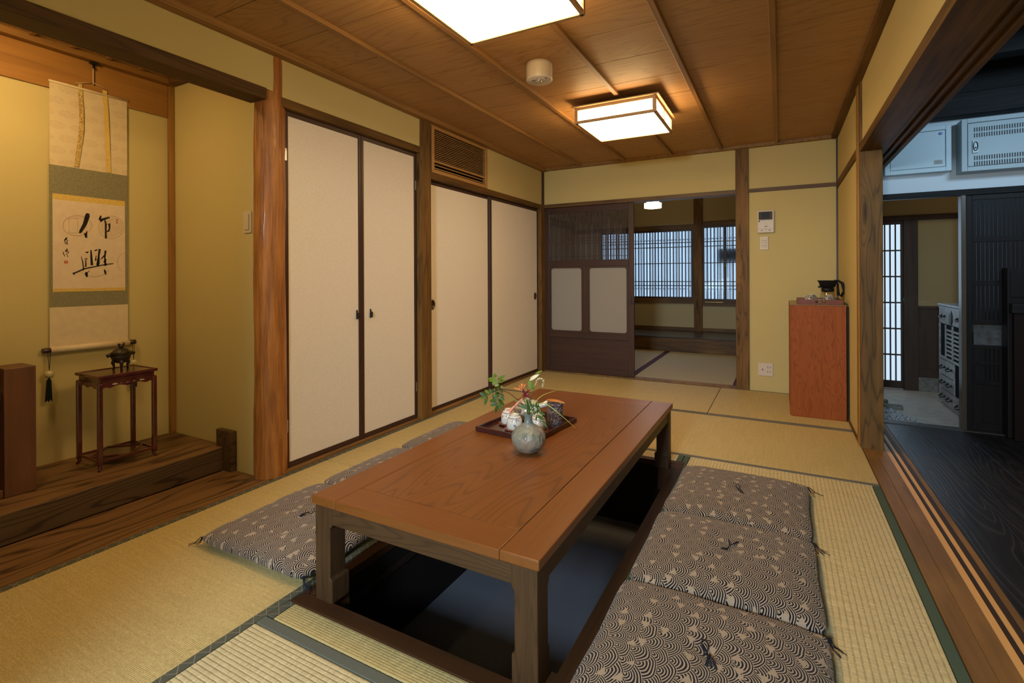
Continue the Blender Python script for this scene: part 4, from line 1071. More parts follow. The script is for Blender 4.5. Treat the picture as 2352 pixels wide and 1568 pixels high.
# ================================================= alcove: hanging scroll
SX = -3.318; sy0, sy1 = 1.140, 1.487
sc = thing('hanging_scroll', 'hanging calligraphy scroll with two brush characters in the alcove', 'scroll', (SX, 1.31, 2.11))
def sheet(y0, y1, z0, z1, x, th=.0015, curve=True):
    bm = B(); n = 10
    a, b = [], []
    for i in range(n+1):
        z = z0+(z1-z0)*i/n
        cx = x
        a.append((bm.verts.new((cx+th, y0, z)), bm.verts.new((cx+th, y1, z)))); b.append((bm.verts.new((cx, y0, z)), bm.verts.new((cx, y1, z))))
    for i in range(n):
        bm.faces.new((a[i][0], a[i][1], a[i+1][1], a[i+1][0])); bm.faces.new((b[i][0], b[i+1][0], b[i+1][1], b[i][1]))
        bm.faces.new((a[i][0], a[i+1][0], b[i+1][0], b[i][0])); bm.faces.new((a[i][1], b[i][1], b[i+1][1], a[i+1][1]))
    bm.faces.new((a[0][0], b[0][0], b[0][1], a[0][1])); bm.faces.new((a[n][0], a[n][1], b[n][1], b[n][0]))
    return bm
ob('upper_silk', sheet(sy0, sy1, 1.672, 2.098, SX), M['silk'], sc)
ob('brocade_mount', sheet(sy0-.003, sy1, .932, 1.672, SX), M['brocgreen'], sc)
ob('lower_silk', sheet(sy0-.003, sy1, .715, .932, SX), M['silkplain'], sc)
ob('gold_band', sheet(1.150, 1.474, 1.494, 1.524, SX+.001), M['gold'], sc)
ob('gold_band', sheet(1.150, 1.474, 1.012, 1.029, SX+.001), M['gold'], sc)
pp = ob('paper', sheet(1.150, 1.474, 1.029, 1.494, SX+.001), M['scrollpaper'], sc)
bm = B(); cyl(bm, (SX+.003, sy0-.004, 2.103), (SX+.003, sy1+.004, 2.103), .0065, seg=10); ob('top_rod', bm, M['silkplain'], sc, 0, True)
bm = B(); cyl(bm, (SX+.010, sy0-.003, .713), (SX+.010, sy1, .713), .0165, seg=20); ob('roller', bm, M['silkplain'], sc, 0, True)
for a, b in ((sy0-.037, sy0-.003), (sy1, sy1+.034)):
    bm = B(); cyl(bm, (SX+.010, a, .713), (SX+.010, b, .713), .0135, seg=20); ob('roller_end', bm, M['blackwood'], sc, .002, True)
# ribbons
def ribbon(pts, w, mat):
    bm = B(); L = []
    for y, z in pts:
        L.append([bm.verts.new((SX+.006+.004*math.sin((2.1-z)*9), y-w/2, z)), bm.verts.new((SX+.006+.004*math.sin((2.1-z)*9), y+w/2, z))])
    for a, b in zip(L, L[1:]): bm.faces.new((a[0], a[1], b[1], b[0]))
    g = bmesh.ops.extrude_face_region(bm, geom=list(bm.faces)); bmesh.ops.translate(bm, verts=[v for v in g['geom'] if isinstance(v, bmesh.types.BMVert)], vec=(.0012, 0, 0))
    return ob('ribbon', bm, mat, sc)
def sp(px_, py_): v = onx(px_, py_, SX+.004); return v.y, v.z
ribbon([sp(183, 192), sp(186, 260), sp(186, 300), sp(181, 340), sp(176, 383)], .020, M['goldpat'])
ribbon([sp(240, 208), sp(243, 260), sp(246, 330), sp(250, 396)], .021, M['gold'])
# cord and hook
bm = B(); a, b = sp(173, 191), sp(248, 208); c = sp(213, 190); d_ = sp(213, 150)
tube(bm, [(SX+.008, a[0], a[1]), (SX+.010, c[0], c[1])], .002, 6); tube(bm, [(SX+.008, b[0], b[1]), (SX+.010, c[0], c[1])], .002, 6)
tube(bm, [(SX+.010, c[0], c[1]-.012), (SX+.010, d_[0], d_[1])], .0032, 6)
ob('hanging_cord', bm, M['cordc'], sc, 0, True)
hk = thing('scroll_hook', 'black iron hook holding the hanging scroll cord', 'hook', (SX+.01, d_[0], 2.262))
ob('hook_bracket', bxm(SX+.004, d_[0]-.018, 2.250, SX+.03, d_[0]+.018, 2.262), M['iron'], hk, .002)
bm = B(); tube(bm, [(SX+.012, d_[0], 2.255), (SX+.012, d_[0], 2.235), (SX+.020, d_[0], 2.228)], .005, 8); ob('hook_pin', bm, M['iron'], hk, 0, True)
# calligraphy: brush strokes as thin ink shapes (points in the plane of the paper)
def zp(zx, zy): v = onx(120+zx/4.478, 470+zy/4.478, SX+.003); return v.y, v.z
def stroke(pts, ws, mat=None, name='brush_stroke', k=1.):
    P = [Vector((*zp(*p), 0)) for p in pts]; bm = B(); L = []
    for i, p in enumerate(P):
        d = (P[min(i+1, len(P)-1)]-P[max(0, i-1)]).normalized(); n = Vector((-d.y, d.x, 0))*ws[i]*k*.5/4.478*.00212
        L.append([bm.verts.new((SX+.0031, *(p+n)[:2])), bm.verts.new((SX+.0031, *(p-n)[:2]))])
    for a, b in zip(L, L[1:]): bm.faces.new((a[0], a[1], b[1], b[0]))
    g = bmesh.ops.extrude_face_region(bm, geom=list(bm.faces)); bmesh.ops.translate(bm, verts=[v for v in g['geom'] if isinstance(v, bmesh.types.BMVert)], vec=(.0004, 0, 0))
    ob(name, bm, mat or M['ink'], pp)
stroke([(366, 88), (362, 115), (335, 200), (295, 270), (280, 292)], (28, 46, 38, 30, 14))
stroke([(362, 268), (352, 290), (345, 310), (350, 340)], (4, 12, 26, 20)); stroke([(330, 290), (342, 312)], (8, 18))
stroke([(500, 112), (490, 150), (498, 168), (520, 150), (590, 130)], (14, 26, 26, 24, 14))
stroke([(540, 155), (552, 200), (550, 270), (552, 346)], (10, 20, 16, 20)); stroke([(560, 275), (580, 270), (590, 240), (585, 200), (598, 195)], (12, 18, 14, 24, 10))
stroke([(212, 706), (235, 700), (330, 658), (480, 628), (560, 612), (628, 606)], (14, 14, 14, 12, 12, 10)); stroke([(214, 702), (230, 722)], (16, 6))
stroke([(296, 530), (312, 580), (320, 640), (320, 676)], (4, 10, 10, 10)); stroke([(332, 640), (346, 630), (344, 570), (360, 552), (330, 556)], (6, 14, 8, 10, 8))
stroke([(338, 486), (358, 492), (372, 482)], (6, 16, 10)); stroke([(430, 470), (448, 470), (466, 458)], (6, 16, 6))
stroke([(398, 466), (402, 540), (408, 622)], (12, 20, 24)); stroke([(488, 455), (478, 520), (474, 600), (468, 630)], (22, 18, 26, 20))
stroke([(452, 520), (444, 575), (470, 560), (456, 620)], (6, 14, 10, 8)); stroke([(548, 472), (540, 540), (548, 628)], (20, 14, 22)); stroke([(500, 560), (540, 520)], (8, 16)); stroke([(530, 590), (556, 560)], (14, 10))
stroke([(346, 690), (350, 712), (358, 742)], (10, 26, 16)); stroke([(345, 715), (370, 690), (385, 676)], (12, 8, 3)); stroke([(536, 664), (544, 690), (550, 720)], (8, 22, 10))
# signature
for pts in ([(125, 360), (150, 335), (152, 345), (120, 372)], [(140, 352), (160, 372), (150, 378)], [(132, 372), (135, 400), (165, 404)], [(150, 380), (152, 402)],
            [(112, 485), (118, 510), (130, 532)], [(132, 480), (148, 460), (142, 476)], [(150, 450), (160, 480), (168, 500)], [(148, 500), (152, 516)], [(155, 522), (162, 536)], [(140, 470), (150, 490)]):
    stroke(pts, [7]*len(pts), name='signature_stroke')
def sheet2(cx, cy, w, h, mat, name):
    v0, v1 = zp(cx-w/2, cy+h/2), zp(cx+w/2, cy-h/2)
    ob(name, bxm(SX+.0026, v0[0], v0[1], SX+.0031, v1[0], v1[1]), mat, pp)
sheet2(143, 590, 40, 28, M['seal'], 'red_seal'); sheet2(662, 160, 10, 24, M['seal'], 'red_seal'); sheet2(674, 158, 8, 20, M['seal'], 'red_seal'); sheet2(668, 186, 20, 12, M['seal'], 'red_seal')
def ringm(cx, cy, rx, ry, w, a0=0, a1=360):
    pts = []; n = 36
    for i in range(n+1):
        a = math.radians(a0+(a1-a0)*i/n); pts.append((cx+rx*math.cos(a), cy+ry*math.sin(a)))
    stroke(pts, [w]*len(pts), M['faint'], 'faint_round_stamp')
ringm(258, 215, 148, 104, 5); ringm(605, 232, 128, 116, 4)
for k in (.82, .64, .46, .28, .12): ringm(612, 232, 125*k, 110*k, 3)
ringm(760, 590, 92, 95, 3, 95, 265); ringm(430, 640, 150, 100, 3, 20, 170)
stroke([(172, 140), (172, 290), (345, 290)], [3]*3, M['faint'], 'faint_square_stamp'); stroke([(172, 140), (345, 132), (345, 290)], [3]*3, M['faint'], 'faint_square_stamp'); stroke([(262, 136), (262, 290)], [3]*2, M['faint'], 'faint_square_stamp')
# weights hanging from the roller ends
def weight(y, label):
    t = thing('scroll_weight', label, 'scroll weight', (SX+.012, y, .60), 'weights hanging from the scroll roller')
    bm = B()
    for s in (-.006, .006): tube(bm, [(SX+.018, y+s, .722), (SX+.026, y+s*.9, .70), (SX+.026, y, .612)], .0012, 5)
    ob('cord', bm, M['thread'], t, 0, True)
    bm = B(); lathe(bm, [(.004, .022), (.014, .018), (.0185, .008), (.0175, -.006), (.012, -.014), (.004, -.016)], (SX+.026, y, .590), 24); ob('ceramic_bead', bm, M['jade'], t, 0, True)
    bm = B(); r = random.Random(int(y*100))
    for k in range(34):
        a = r.uniform(0, 6.28); q = r.uniform(.2, 1); 
        tube(bm, [(SX+.026, y, .576), (SX+.026+.010*q*math.cos(a), y+.010*q*math.sin(a), .560), (SX+.026+.013*q*math.cos(a), y+.014*q*math.sin(a), .50), (SX+.026+.015*q*math.cos(a+.2), y+.017*q*math.sin(a+.2), .450+.02*r.random())], .0016, 4)
    ob('tassel', bm, M['tassel'], t)
weight(1.126, 'bead and black tassel hanging at the left end of the scroll')
weight(1.503, 'bead and black tassel at the right end of the scroll, behind the stand')

# ================================================= alcove: lacquer stand with incense burner
ax0, ax1, ay0, ay1, az, ah = -3.195, -2.950, 1.193, 1.462, .1285, .600
st = thing('lacquer_stand', 'small dark red lacquer stand with carved apron in the alcove', 'stand', ((ax0+ax1)/2, (ay0+ay1)/2, az))
L_ = M['lacquer']
ob('top_panel', bxm(ax0+.012, ay0+.012, ah-.012, ax1-.012, ay1-.012, ah-.004), M['lacquertop'], st)
ob('top_edge', bxm((ax0, ay0, ah-.016, ax1, ay0+.012, ah), (ax0, ay1-.012, ah-.016, ax1, ay1, ah), (ax0, ay0+.012, ah-.016, ax0+.012, ay1-.012, ah), (ax1-.012, ay0+.012, ah-.016, ax1, ay1-.012, ah)), L_, st, .003)
ob('waist', bxm(ax0+.012, ay0+.012, ah-.040, ax1-.012, ay1-.012, ah-.0165), L_, st, .003)
def apron_poly(lo, hi):
    n = 24; pts = [(lo, ah-.040), (hi, ah-.040)]
    for i in range(n+1):
        s = i/n; a = hi+(lo-hi)*s
        e = abs(2*s-1)
        pts.append((a, ah-.040-(.022+.005*math.cos(e*9.4)*(e < .75)+(.008 if e > .9 else 0))))
    return pts
for q in (ay0+.006, ay1-.012):
    bm = B(); prism(bm, apron_poly(ax0+.008, ax1-.008), 'Y', q, q+.006); a_ = ob('apron', bm, L_, st)
for q in (ax0+.006, ax1-.012):
    bm = B(); prism(bm, [(b, c) for b, c in apron_poly(ay0+.008, ay1-.008)], 'X', q, q+.006); ob('apron', bm, L_, st)
for k in (-.06, .06):
    bm = B(); ell(bm, (ax1-.008, (ay0+ay1)/2+k, ah-.050), (.003, .018, .005)); ob('carved_opening', bm, M['offwhite'], st, 0, True)
for k in (-.03, 0, .03):
    bm = B(); ell(bm, (ax1-.006, (ay0+ay1)/2+k, ah-.053), (.003, .014, .006)); ob('carved_scroll', bm, L_, st, 0, True)
    bm = B(); ell(bm, ((ax0+ax1)/2+k, ay0+.006, ah-.053), (.014, .003, .006)); ob('carved_scroll', bm, L_, st, 0, True)
for sx in (0, 1):
    for sy in (0, 1):
        lx = ax0+.004 if sx == 0 else ax1-.022; ly = ay0+.004 if sy == 0 else ay1-.022
        dx_ = -1 if sx == 0 else 1; dy_ = -1 if sy == 0 else 1
        bm = B(); box(bm, lx-.0015, ly-.0015, az+.026, lx+.0195, ly+.0195, ah-.040); ob('leg', bm, L_, st, .004)
        bm = B(); cx, cy = lx+.009, ly+.009
        tube(bm, [(cx, cy, az+.030), (cx-dx_*.002, cy-dy_*.002, az+.016), (cx+dx_*.003, cy+dy_*.003, az+.008), (cx+dx_*.009, cy+dy_*.009, az+.005)], [.011, .008, .007, .0055], 8); ob('curled_foot', bm, L_, st, 0, True)
zs_ = az+.040
for a in ((ax0+.020, ay0+.008, ax1-.020, ay0+.018), (ax0+.020, ay1-.018, ax1-.020, ay1-.008), (ax0+.008, ay0+.02, ax0+.018, ay1-.02), (ax1-.018, ay0+.02, ax1-.008, ay1-.02)):
    ob('stretcher', bxm(a[0], a[1], zs_, a[2], a[3], zs_+.012), L_, st, .002)
bm = B(); cx, cy = (ax0+ax1)/2, (ay0+ay1)/2
prism(bm, [(ax0+.016, cy), (cx, ay0+.016), (ax1-.016, cy), (cx, ay1-.016)], 'Z', zs_+.002, zs_+.008); ob('diamond_shelf', bm, M['lacquertop'], st)
for p, q in (((ax0+.014, cy), (cx, ay0+.014)), ((cx, ay0+.014), (ax1-.014, cy)), ((ax1-.014, cy), (cx, ay1-.014)), ((cx, ay1-.014), (ax0+.014, cy))):
    bm = B(); tube(bm, [(*p, zs_+.009), (*q, zs_+.009)], .0055, 6); ob('shelf_rim', bm, L_, st)
bx_, by_, bz_ = -3.085, 1.350, ah-.0035
ib = thing('incense_burner', 'dark bronze three-legged incense burner with animal lid', 'incense burner', (bx_, by_, bz_))
bm = B(); lathe(bm, [(.0005, .040), (.022, .041), (.036, .050), (.046, .066), (.050, .080), (.047, .088), (.052, .094), (.054, .098), (.046, .099), (.0005, .098)], (bx_, by_, bz_), 32); ob('bowl', bm, M['bronze'], ib, 0, True)
bm = B(); lathe(bm, [(.049, .099), (.050, .103), (.042, .108), (.036, .117), (.020, .125), (.0005, .128)], (bx_, by_, bz_), 28); ob('lid', bm, M['bronze'], ib, 0, True)
bm = B(); ell(bm, (bx_, by_+.002, bz_+.136), (.008, .015, .011)); ell(bm, (bx_, by_-.010, bz_+.146), (.007, .007, .008)); tube(bm, [(bx_, by_+.012, bz_+.138), (bx_, by_+.018, bz_+.150), (bx_, by_+.010, bz_+.157)], [.005, .004, .002], 6); ob('lid_animal', bm, M['bronze'], ib, 0, True)
for s in (-1, 1):
    bm = B(); tube(bm, [(bx_, by_+s*.046, bz_+.086), (bx_, by_+s*.060, bz_+.094), (bx_, by_+s*.070, bz_+.092), (bx_, by_+s*.064, bz_+.080)], [.010, .010, .009, .006], 8); ob('handle', bm, M['bronze'], ib, 0, True)
for k in range(3):
    a = math.radians(-20+120*k); c, s = math.cos(a), math.sin(a)
    bm = B(); tube(bm, [(bx_+c*.034, by_+s*.034, bz_+.060), (bx_+c*.043, by_+s*.043, bz_+.040), (bx_+c*.036, by_+s*.036, bz_+.018), (bx_+c*.040, by_+s*.040, bz_+.001)], [.012, .010, .0055, .0065], 8); ob('leg', bm, M['bronze'], ib, 0, True)

ib.scale = (.88, .88, .92)
# low wooden screen at the left edge of the alcove
wsn = thing('low_wooden_screen', 'reddish brown wooden screen with thick end board at the left edge of the alcove', 'screen', (-3.03, .70, .128))
ob('end_board', bxm(-3.115, .862, .1285, -2.965, .968, .690), M['screenwood'], wsn, .003)
ob('upper_post', bxm(-3.10, .81, .60, -3.02, .850, .742), M['screenwood'], wsn, .003)
ob('top_rail', bxm(-3.07, .10, .545, -2.99, .861, .585), M['screenwood'], wsn, .003)
ob('bottom_rail', bxm(-3.07, .10, .130, -2.97, .861, .165), M['screenwood'], wsn, .003)
ob('screen_panel', bxm(-3.045, .10, .166, -3.030, .861, .544), M['darkwoodZ'], wsn)
ob('far_post', bxm(-3.115, .02, .1285, -2.965, .099, .690), M['screenwood'], wsn, .003)
# ================================================= tea things on the table
TZ = ZT+.0004
ang = math.radians(-6)
ty = thing('lacquer_tray', 'dark red lacquer tray with tea things on the low table', 'tray', (-1.090, 2.178, TZ), rot=ang)
w, h = .335, .395
ob('tray_base', bxm(-w/2+.006, -h/2+.006, 0, w/2-.006, h/2-.006, .008), M['traydark'], ty, .002, rel=False)
for a, b in (((-w/2, -h/2), (w/2, -h/2+.012)), ((-w/2, h/2-.012), (w/2, h/2)), ((-w/2, -h/2+.012), (-w/2+.012, h/2-.012)), ((w/2-.012, -h/2+.012), (w/2, h/2-.012))):
    ob('tray_rim', bxm(a[0], a[1], 0, b[0], b[1], .024), M['traydark'], ty, .003, rel=False)
SZ = TZ+.0085
def teacup(x, y, label, seal=False):
    s = thing('saucer', 'wooden saucer under the '+label.split(',')[0], 'saucer', (x, y, SZ), 'wooden saucers on the tray')
    s['label'] = 'round brown saucer '+label.split('|')[1]
    bm = B(); lathe(bm, [(.026, 0), (.046, .004), (.050, .007), (.048, .008), (.0005, .005)], (x, y, SZ), 32); ob('plate', bm, M['traywood'], s, 0, True)
    z = SZ+.0085
    t = thing('upturned_teacup', label.split('|')[0], 'cup', (x, y, z), 'upturned teacups on the tray')
    r, hh = .0385, .066
    bm = B(); lathe(bm, [(r*.95, 0), (r, .003), (r*.99, .022), (r*.93, .040), (r*.74, .055), (r*.54, .059), (r*.52, hh), (r*.45, hh), (r*.43, .060), (.0005, .0595)], (x, y, z), 36)
    ob('cup_body', bm, M['bluewhite'], t, 0, True)
    bm = B(); lathe(bm, [(r*.535, .0605), (r*.545, hh), (r*.44, hh+.001), (r*.43, .0615)], (x, y, z), 36); ob('foot_ring', bm, M['porcelain'], t, 0, True)
    if seal:
        a = math.radians(-115)
        bm = B(); ell(bm, (x+r*.94*math.cos(a), y+r*.94*math.sin(a), z+.036), (.004, .004, .006)); ob('red_mark', bm, M['seal'], t, 0, True)
    return t
teacup(-1.176, 2.145, 'white teacup with red mark upturned at the left of the tray|under the teacup with the red mark', True)
teacup(-1.108, 2.078, 'blue painted teacup upturned nearest the viewer on the tray|under the nearest upturned teacup')
teacup(-1.003, 2.115, 'blue painted teacup upturned behind the round vase|behind the round vase')
px_, py_ = -1.135, 2.265
tp = thing('teapot', 'white side-handled teapot with blue bands behind the flowers', 'teapot', (px_, py_, SZ))
bm = B(); lathe(bm, [(.036, 0), (.048, .006), (.060, .030), (.062, .050), (.054, .072), (.044, .080)], (px_, py_, SZ), 36); ob('pot_body', bm, M['porcelain'], tp, 0, True)
bm = B(); lathe(bm, [(.053, .075), (.057, .084), (.053, .088), (.044, .087), (.0005, .092)], (px_, py_, SZ), 36); ob('lid', bm, M['porcelain'], tp, 0, True)
bm = B(); lathe(bm, [(.0535, .0875), (.0560, .0885), (.053, .0892)], (px_, py_, SZ), 36, caps=False); ob('blue_band', bm, M['cupnavy'], tp, 0, True)
bm = B(); ell(bm, (px_, py_, SZ+.098), (.011, .011, .010)); ob('lid_knob', bm, M['bluewhite'], tp, 0, True)
bm = B(); tube(bm, [(px_+.050, py_-.006, SZ+.062), (px_+.078, py_-.010, SZ+.078), (px_+.120, py_-.016, SZ+.098)], [.013, .011, .014], 14); ob('side_handle', bm, M['porcelain'], tp, 0, True)
bm = B(); tube(bm, [(px_-.010, py_-.050, SZ+.050), (px_-.016, py_-.078, SZ+.068), (px_-.018, py_-.090, SZ+.080)], [.013, .008, .006], 12); ob('spout', bm, M['porcelain'], tp, 0, True)
cx, cy = -.966, 2.228
cn = thing('tea_caddy', 'purple floral tea caddy at the right end of the tray', 'tea caddy', (cx, cy, SZ))
bm = B(); lathe(bm, [(.037, 0), (.0385, .003), (.0385, .094), (.037, .0955)], (cx, cy, SZ), 40); ob('caddy_body', bm, M['caddy'], cn, 0, True)
bm = B(); lathe(bm, [(.0392, .096), (.0392, .108), (.036, .111), (.0005, .111)], (cx, cy, SZ), 40); ob('caddy_lid', bm, M['caddy'], cn, 0, True)
bm = B(); lathe(bm, [(.0375, .0945), (.0375, .0965)], (cx, cy, SZ), 40, caps=False); ob('lid_seam', bm, M['cream'], cn)
bm = B(); n = 16; top, bot = [], []
for i in range(n+1):
    s = i/n; w_ = .020*math.sin(min(1, s*1.25)*math.pi*.62+.25) if s < .62 else .020*(1-(s-.62)/.38)*.55+.004
    x = cx-.038+.092*s; z = SZ+.1125+.004*math.sin(s*3.1)+.006*(1-s)
    top.append([bm.verts.new((x, cy-.012+w_*q, z+.004*abs(q))) for q in (-1, -.4, .4, 1)])
for a, b in zip(top, top[1:]):
    for k in range(3): bm.faces.new((a[k], a[k+1], b[k+1], b[k]))
g_ = bmesh.ops.extrude_face_region(bm, geom=list(bm.faces)); bmesh.ops.translate(bm, verts=[v for v in g_['geom'] if isinstance(v, bmesh.types.BMVert)], vec=(0, 0, .0022))
tag(ob('tea_scoop', bm, plain('scoop_wood', (.56, .235, .07), .45, .4), None, 0, True), 'orange brown wooden tea scoop lying on the tea caddy', 'scoop')

# ================================================= vase and flowers
vx, vy = -.930, 1.866
va = thing('round_vase', 'round mottled celadon vase with narrow neck on the low table', 'vase', (vx, vy, TZ))
bm = B(); lathe(bm, [(.0005, .0), (.030, .0005), (.035, .003), (.053, .016), (.067, .036), (.0725, .056), (.070, .076), (.057, .096), (.036, .109), (.0225, .117), (.0170, .127), (.0155, .138), (.0170, .149), (.0215, .157), (.0225, .160), (.0195, .159), (.014, .148), (.012, .12)], (vx, vy, TZ), 56, .006)
ob('vase_body', bm, M['celadon'], va, 0, True)
TOP = Vector((vx, vy, TZ+.157))
def FP(px, py, dy=0.): v = ony(px, py, vy+dy); return v
def leafm(bm, base, tip, w, up=Vector((0, -1, .3)), curl=.15, n=8):
    base, tip = Vector(base), Vector(tip); d = tip-base; L = d.length; side = d.cross(up).normalized(); nrm = side.cross(d).normalized()
    rows = []
    for i in range(n+1):
        s = i/n; ww = w*math.sin(math.pi*min(1, s*.97+.02))**.75*(1-.25*s)
        c = base+d*s+nrm*(curl*L*math.sin(math.pi*s)*.3)
        rows.append([bm.verts.new(c-side*ww/2+nrm*ww*.10), bm.verts.new(c), bm.verts.new(c+side*ww/2+nrm*ww*.10)])
    for a, b in zip(rows, rows[1:]):
        for k in (0, 1): bm.faces.new((a[k], a[k+1], b[k+1], b[k]))
def ztop(x, y): return 1080+x*130/971.+0*y   # crop helper: x
def Q(zx, zy, dy=0.): return FP(1090+zx*130/971., 840+zy*130/971., dy)      # points read from the flower crop
def Q2(zx, zy, dy=0.): return FP(1080+zx*260/1699., 830+zy*260/1699., dy)
def stems(name, label, cat, grp='flowers and sprays in the vase'):
    return thing(name, label, cat, TOP, grp)
# 1 leafy branch
lb = stems('leafy_branch', 'dark green branch of oval leaflets arching left from the vase', 'branch')
node = Q(445, 405, .05)
bm = B(); tube(bm, [TOP+Vector((0, 0, -.05)), TOP+Vector((-.006, .006, .02)), Q(740, 580, .02), Q(600, 470, .04), node], .0016, 6)
tube(bm, [node, Q(430, 330, .05), Q(405, 250, .04), Q(400, 190, .03)], .0010, 5)
tube(bm, [node, Q(380, 400, .05), Q(300, 430, .04), Q(215, 520, .03)], .0010, 5)
tube(bm, [node, Q(430, 480, .03), Q(415, 560, .01), Q(410, 640, 0)], .0010, 5)
ob('twig', bm, M['twig'], lb, 0, True)
LV = [((370, 190), (335, 125), .013, 0), ((365, 200), (215, 228), .008, 0), ((395, 240), (235, 258), .010, 0), ((405, 245), (530, 158), .012, 0), ((400, 285), (292, 302), .009, 0), ((415, 285), (530, 240), .010, 0), ((425, 325), (335, 345), .009, 0), ((440, 355), (505, 368), .008, 0),
      ((270, 490), (175, 410), .012, 0), ((320, 470), (255, 390), .013, 1), ((215, 525), (85, 455), .014, 1), ((165, 555), (85, 545), .007, 0), ((225, 530), (172, 680), .014, 1), ((360, 430), (330, 385), .009, 1), ((430, 400), (375, 380), .008, 1),
      ((440, 430), (395, 395), .009, 1), ((450, 440), (492, 448), .008, 1), ((430, 480), (355, 455), .010, 1), ((425, 515), (310, 525), .011, 1), ((330, 560), (320, 490), .010, 1), ((445, 480), (510, 525), .010, 1), ((440, 530), (515, 590), .012, 1), ((415, 570), (258, 610), .014, 1), ((420, 570), (515, 680), .014, 1), ((405, 630), (265, 688), .014, 1), ((415, 640), (490, 765), .013, 1), ((405, 670), (360, 808), .015, 1), ((375, 560), (370, 430), .008, 1)]
for k, (a, b, w_, dk) in enumerate(LV):
    bm = B(); off = .03+.02*math.sin(k*1.7)
    leafm(bm, Q(*a, off), Q(*b, off-.006+.012*math.sin(k)), w_*1.38); ob('leaflet', bm, M['leafd'] if dk else M['leaf'], lb, 0, True)
# 2 pink bell flower drooping to the left
pf = stems('pink_bell_flower', 'long pink bell flower drooping left over the teacups', 'flower')
a, b = Q2(790, 550, -.02), Q2(600, 740, -.05)
bm = B(); tube(bm, [TOP+Vector((0, 0, -.04)), TOP+Vector((-.004, -.004, .02)), Q2(820, 600, -.01), a], .0012, 6); ob('stem', bm, M['stem'], pf, 0, True)
bm = B(); tube(bm, [a, a.lerp(b, .25), a.lerp(b, .6), a.lerp(b, .85), b], [.0022, .0038, .0050, .0064, .0085], 12, caps=False); ob('bell', bm, M['pink'], pf, 0, True)
for k in range(5):
    an = k*1.257; d = (b-a).normalized(); u = d.cross(Vector((0, 1, 0))).normalized(); v_ = d.cross(u)
    p0 = b+(u*math.cos(an)+v_*math.sin(an))*.0075; bm = B(); leafm(bm, p0-d*.004, p0+d*.010+(u*math.cos(an)+v_*math.sin(an))*.007, .007, up=v_); ob('petal_tip', bm, M['pink'], pf, 0, True)
# 3 dark red clematis-like flower
mf = stems('maroon_flower', 'dark red pointed-petalled flower above the vase neck', 'flower')
c = Q2(820, 500, -.015)
bm = B(); tube(bm, [TOP+Vector((.002, -.002, -.04)), TOP+Vector((.001, -.004, .02)), c], .0012, 6); ob('stem', bm, M['stem'], mf, 0, True)
for q, w_ in (((795, 395), .010), ((905, 420), .010), ((905, 540), .009), ((770, 520), .007)):
    bm = B(); leafm(bm, c, Q2(*q, -.025), w_, curl=.3); ob('petal', bm, M['maroon'], mf, 0, True)
bm = B(); ell(bm, c+Vector((0, -.003, 0)), (.005, .004, .006)); ob('flower_centre', bm, M['maroon'], mf, 0, True)
# 4 orange tubular blossoms
of = stems('orange_blossom', 'thin orange tubular blossoms behind the dark red flower', 'flower')
c = Q2(770, 440, .03)
bm = B(); tube(bm, [TOP+Vector((-.003, .004, -.04)), TOP+Vector((-.003, .006, .02)), Q2(790, 560, .02), c], .0010, 6); ob('stem', bm, M['stem'], of, 0, True)
for q, r1 in (((785, 330), .0036), ((830, 345), .0036), ((735, 355), .0016), ((690, 400), .0030), ((655, 398), .0026), ((725, 400), .0024), ((765, 335), .0022)):
    e = Q2(*q, .03); bm = B(); tube(bm, [c, c.lerp(e, .5), e], [.0008, r1*.7, r1], 6); ob('tube_blossom', bm, M['orange'], of, 0, True)
# 5 tall pale spathe with a leaf
wf = stems('white_tipped_spathe', 'tall cream and green pointed bract at the top of the bouquet', 'flower')
bm = B(); tube(bm, [TOP+Vector((.003, .003, -.04)), TOP+Vector((.002, .004, .02)), Q2(905, 600, .02), Q2(835, 330, .03), Q2(845, 275, .03), Q2(890, 280, .03)], .0010, 6); ob('stem', bm, M['stem'], wf, 0, True)
bm = B(); leafm(bm, Q2(890, 285, .03), Q2(1040, 190, .03), .017, curl=.3); ob('cream_bract', bm, M['cream'], wf, 0, True)
bm = B(); leafm(bm, Q2(975, 185, .032), Q2(1087, 140, .03), .009, curl=.3); ob('green_tip', bm, M['leaf'], wf, 0, True)
bm = B(); leafm(bm, Q2(880, 285, .02), Q2(960, 440, .02), .022, curl=.3); ob('broad_leaf', bm, M['leaf'], wf, 0, True)
bm = B(); tube(bm, [Q2(945, 430, .02), Q2(915, 480, .015), Q2(910, 590, .01)], .0010, 5); ob('leaf_stalk', bm, M['stem'], wf, 0, True)
# 6 drooping white catkin
ck = stems('white_catkin', 'drooping white flower spike right of the tall bract', 'flower')
pts = [Q2(960, 390, .04), Q2(985, 330, .04), Q2(1000, 275, .04), Q2(1040, 252, .04), Q2(1085, 262, .04), Q2(1102, 310, .04), Q2(1085, 380, .04)]
bm = B(); tube(bm, [TOP+Vector((.004, .004, -.04)), TOP+Vector((.004, .006, .02)), Q2(925, 500, .03)]+pts, .0007, 5); ob('stem', bm, M['stem'], ck, 0, True)
bm = B(); r = random.Random(3)
for i in range(90):
    s = i/89*(len(pts)-1.001); k = int(s); p = pts[k].lerp(pts[k+1], s-k)
    bmesh.ops.create_icosphere(bm, subdivisions=1, radius=.0016, matrix=Matrix.Translation(p+Vector((r.uniform(-.003, .003), r.uniform(-.003, .003), r.uniform(-.003, .003)))))
o_ = ob('floret_cluster', bm, M['cream'], ck, 0, True); o_['kind'] = 'stuff'
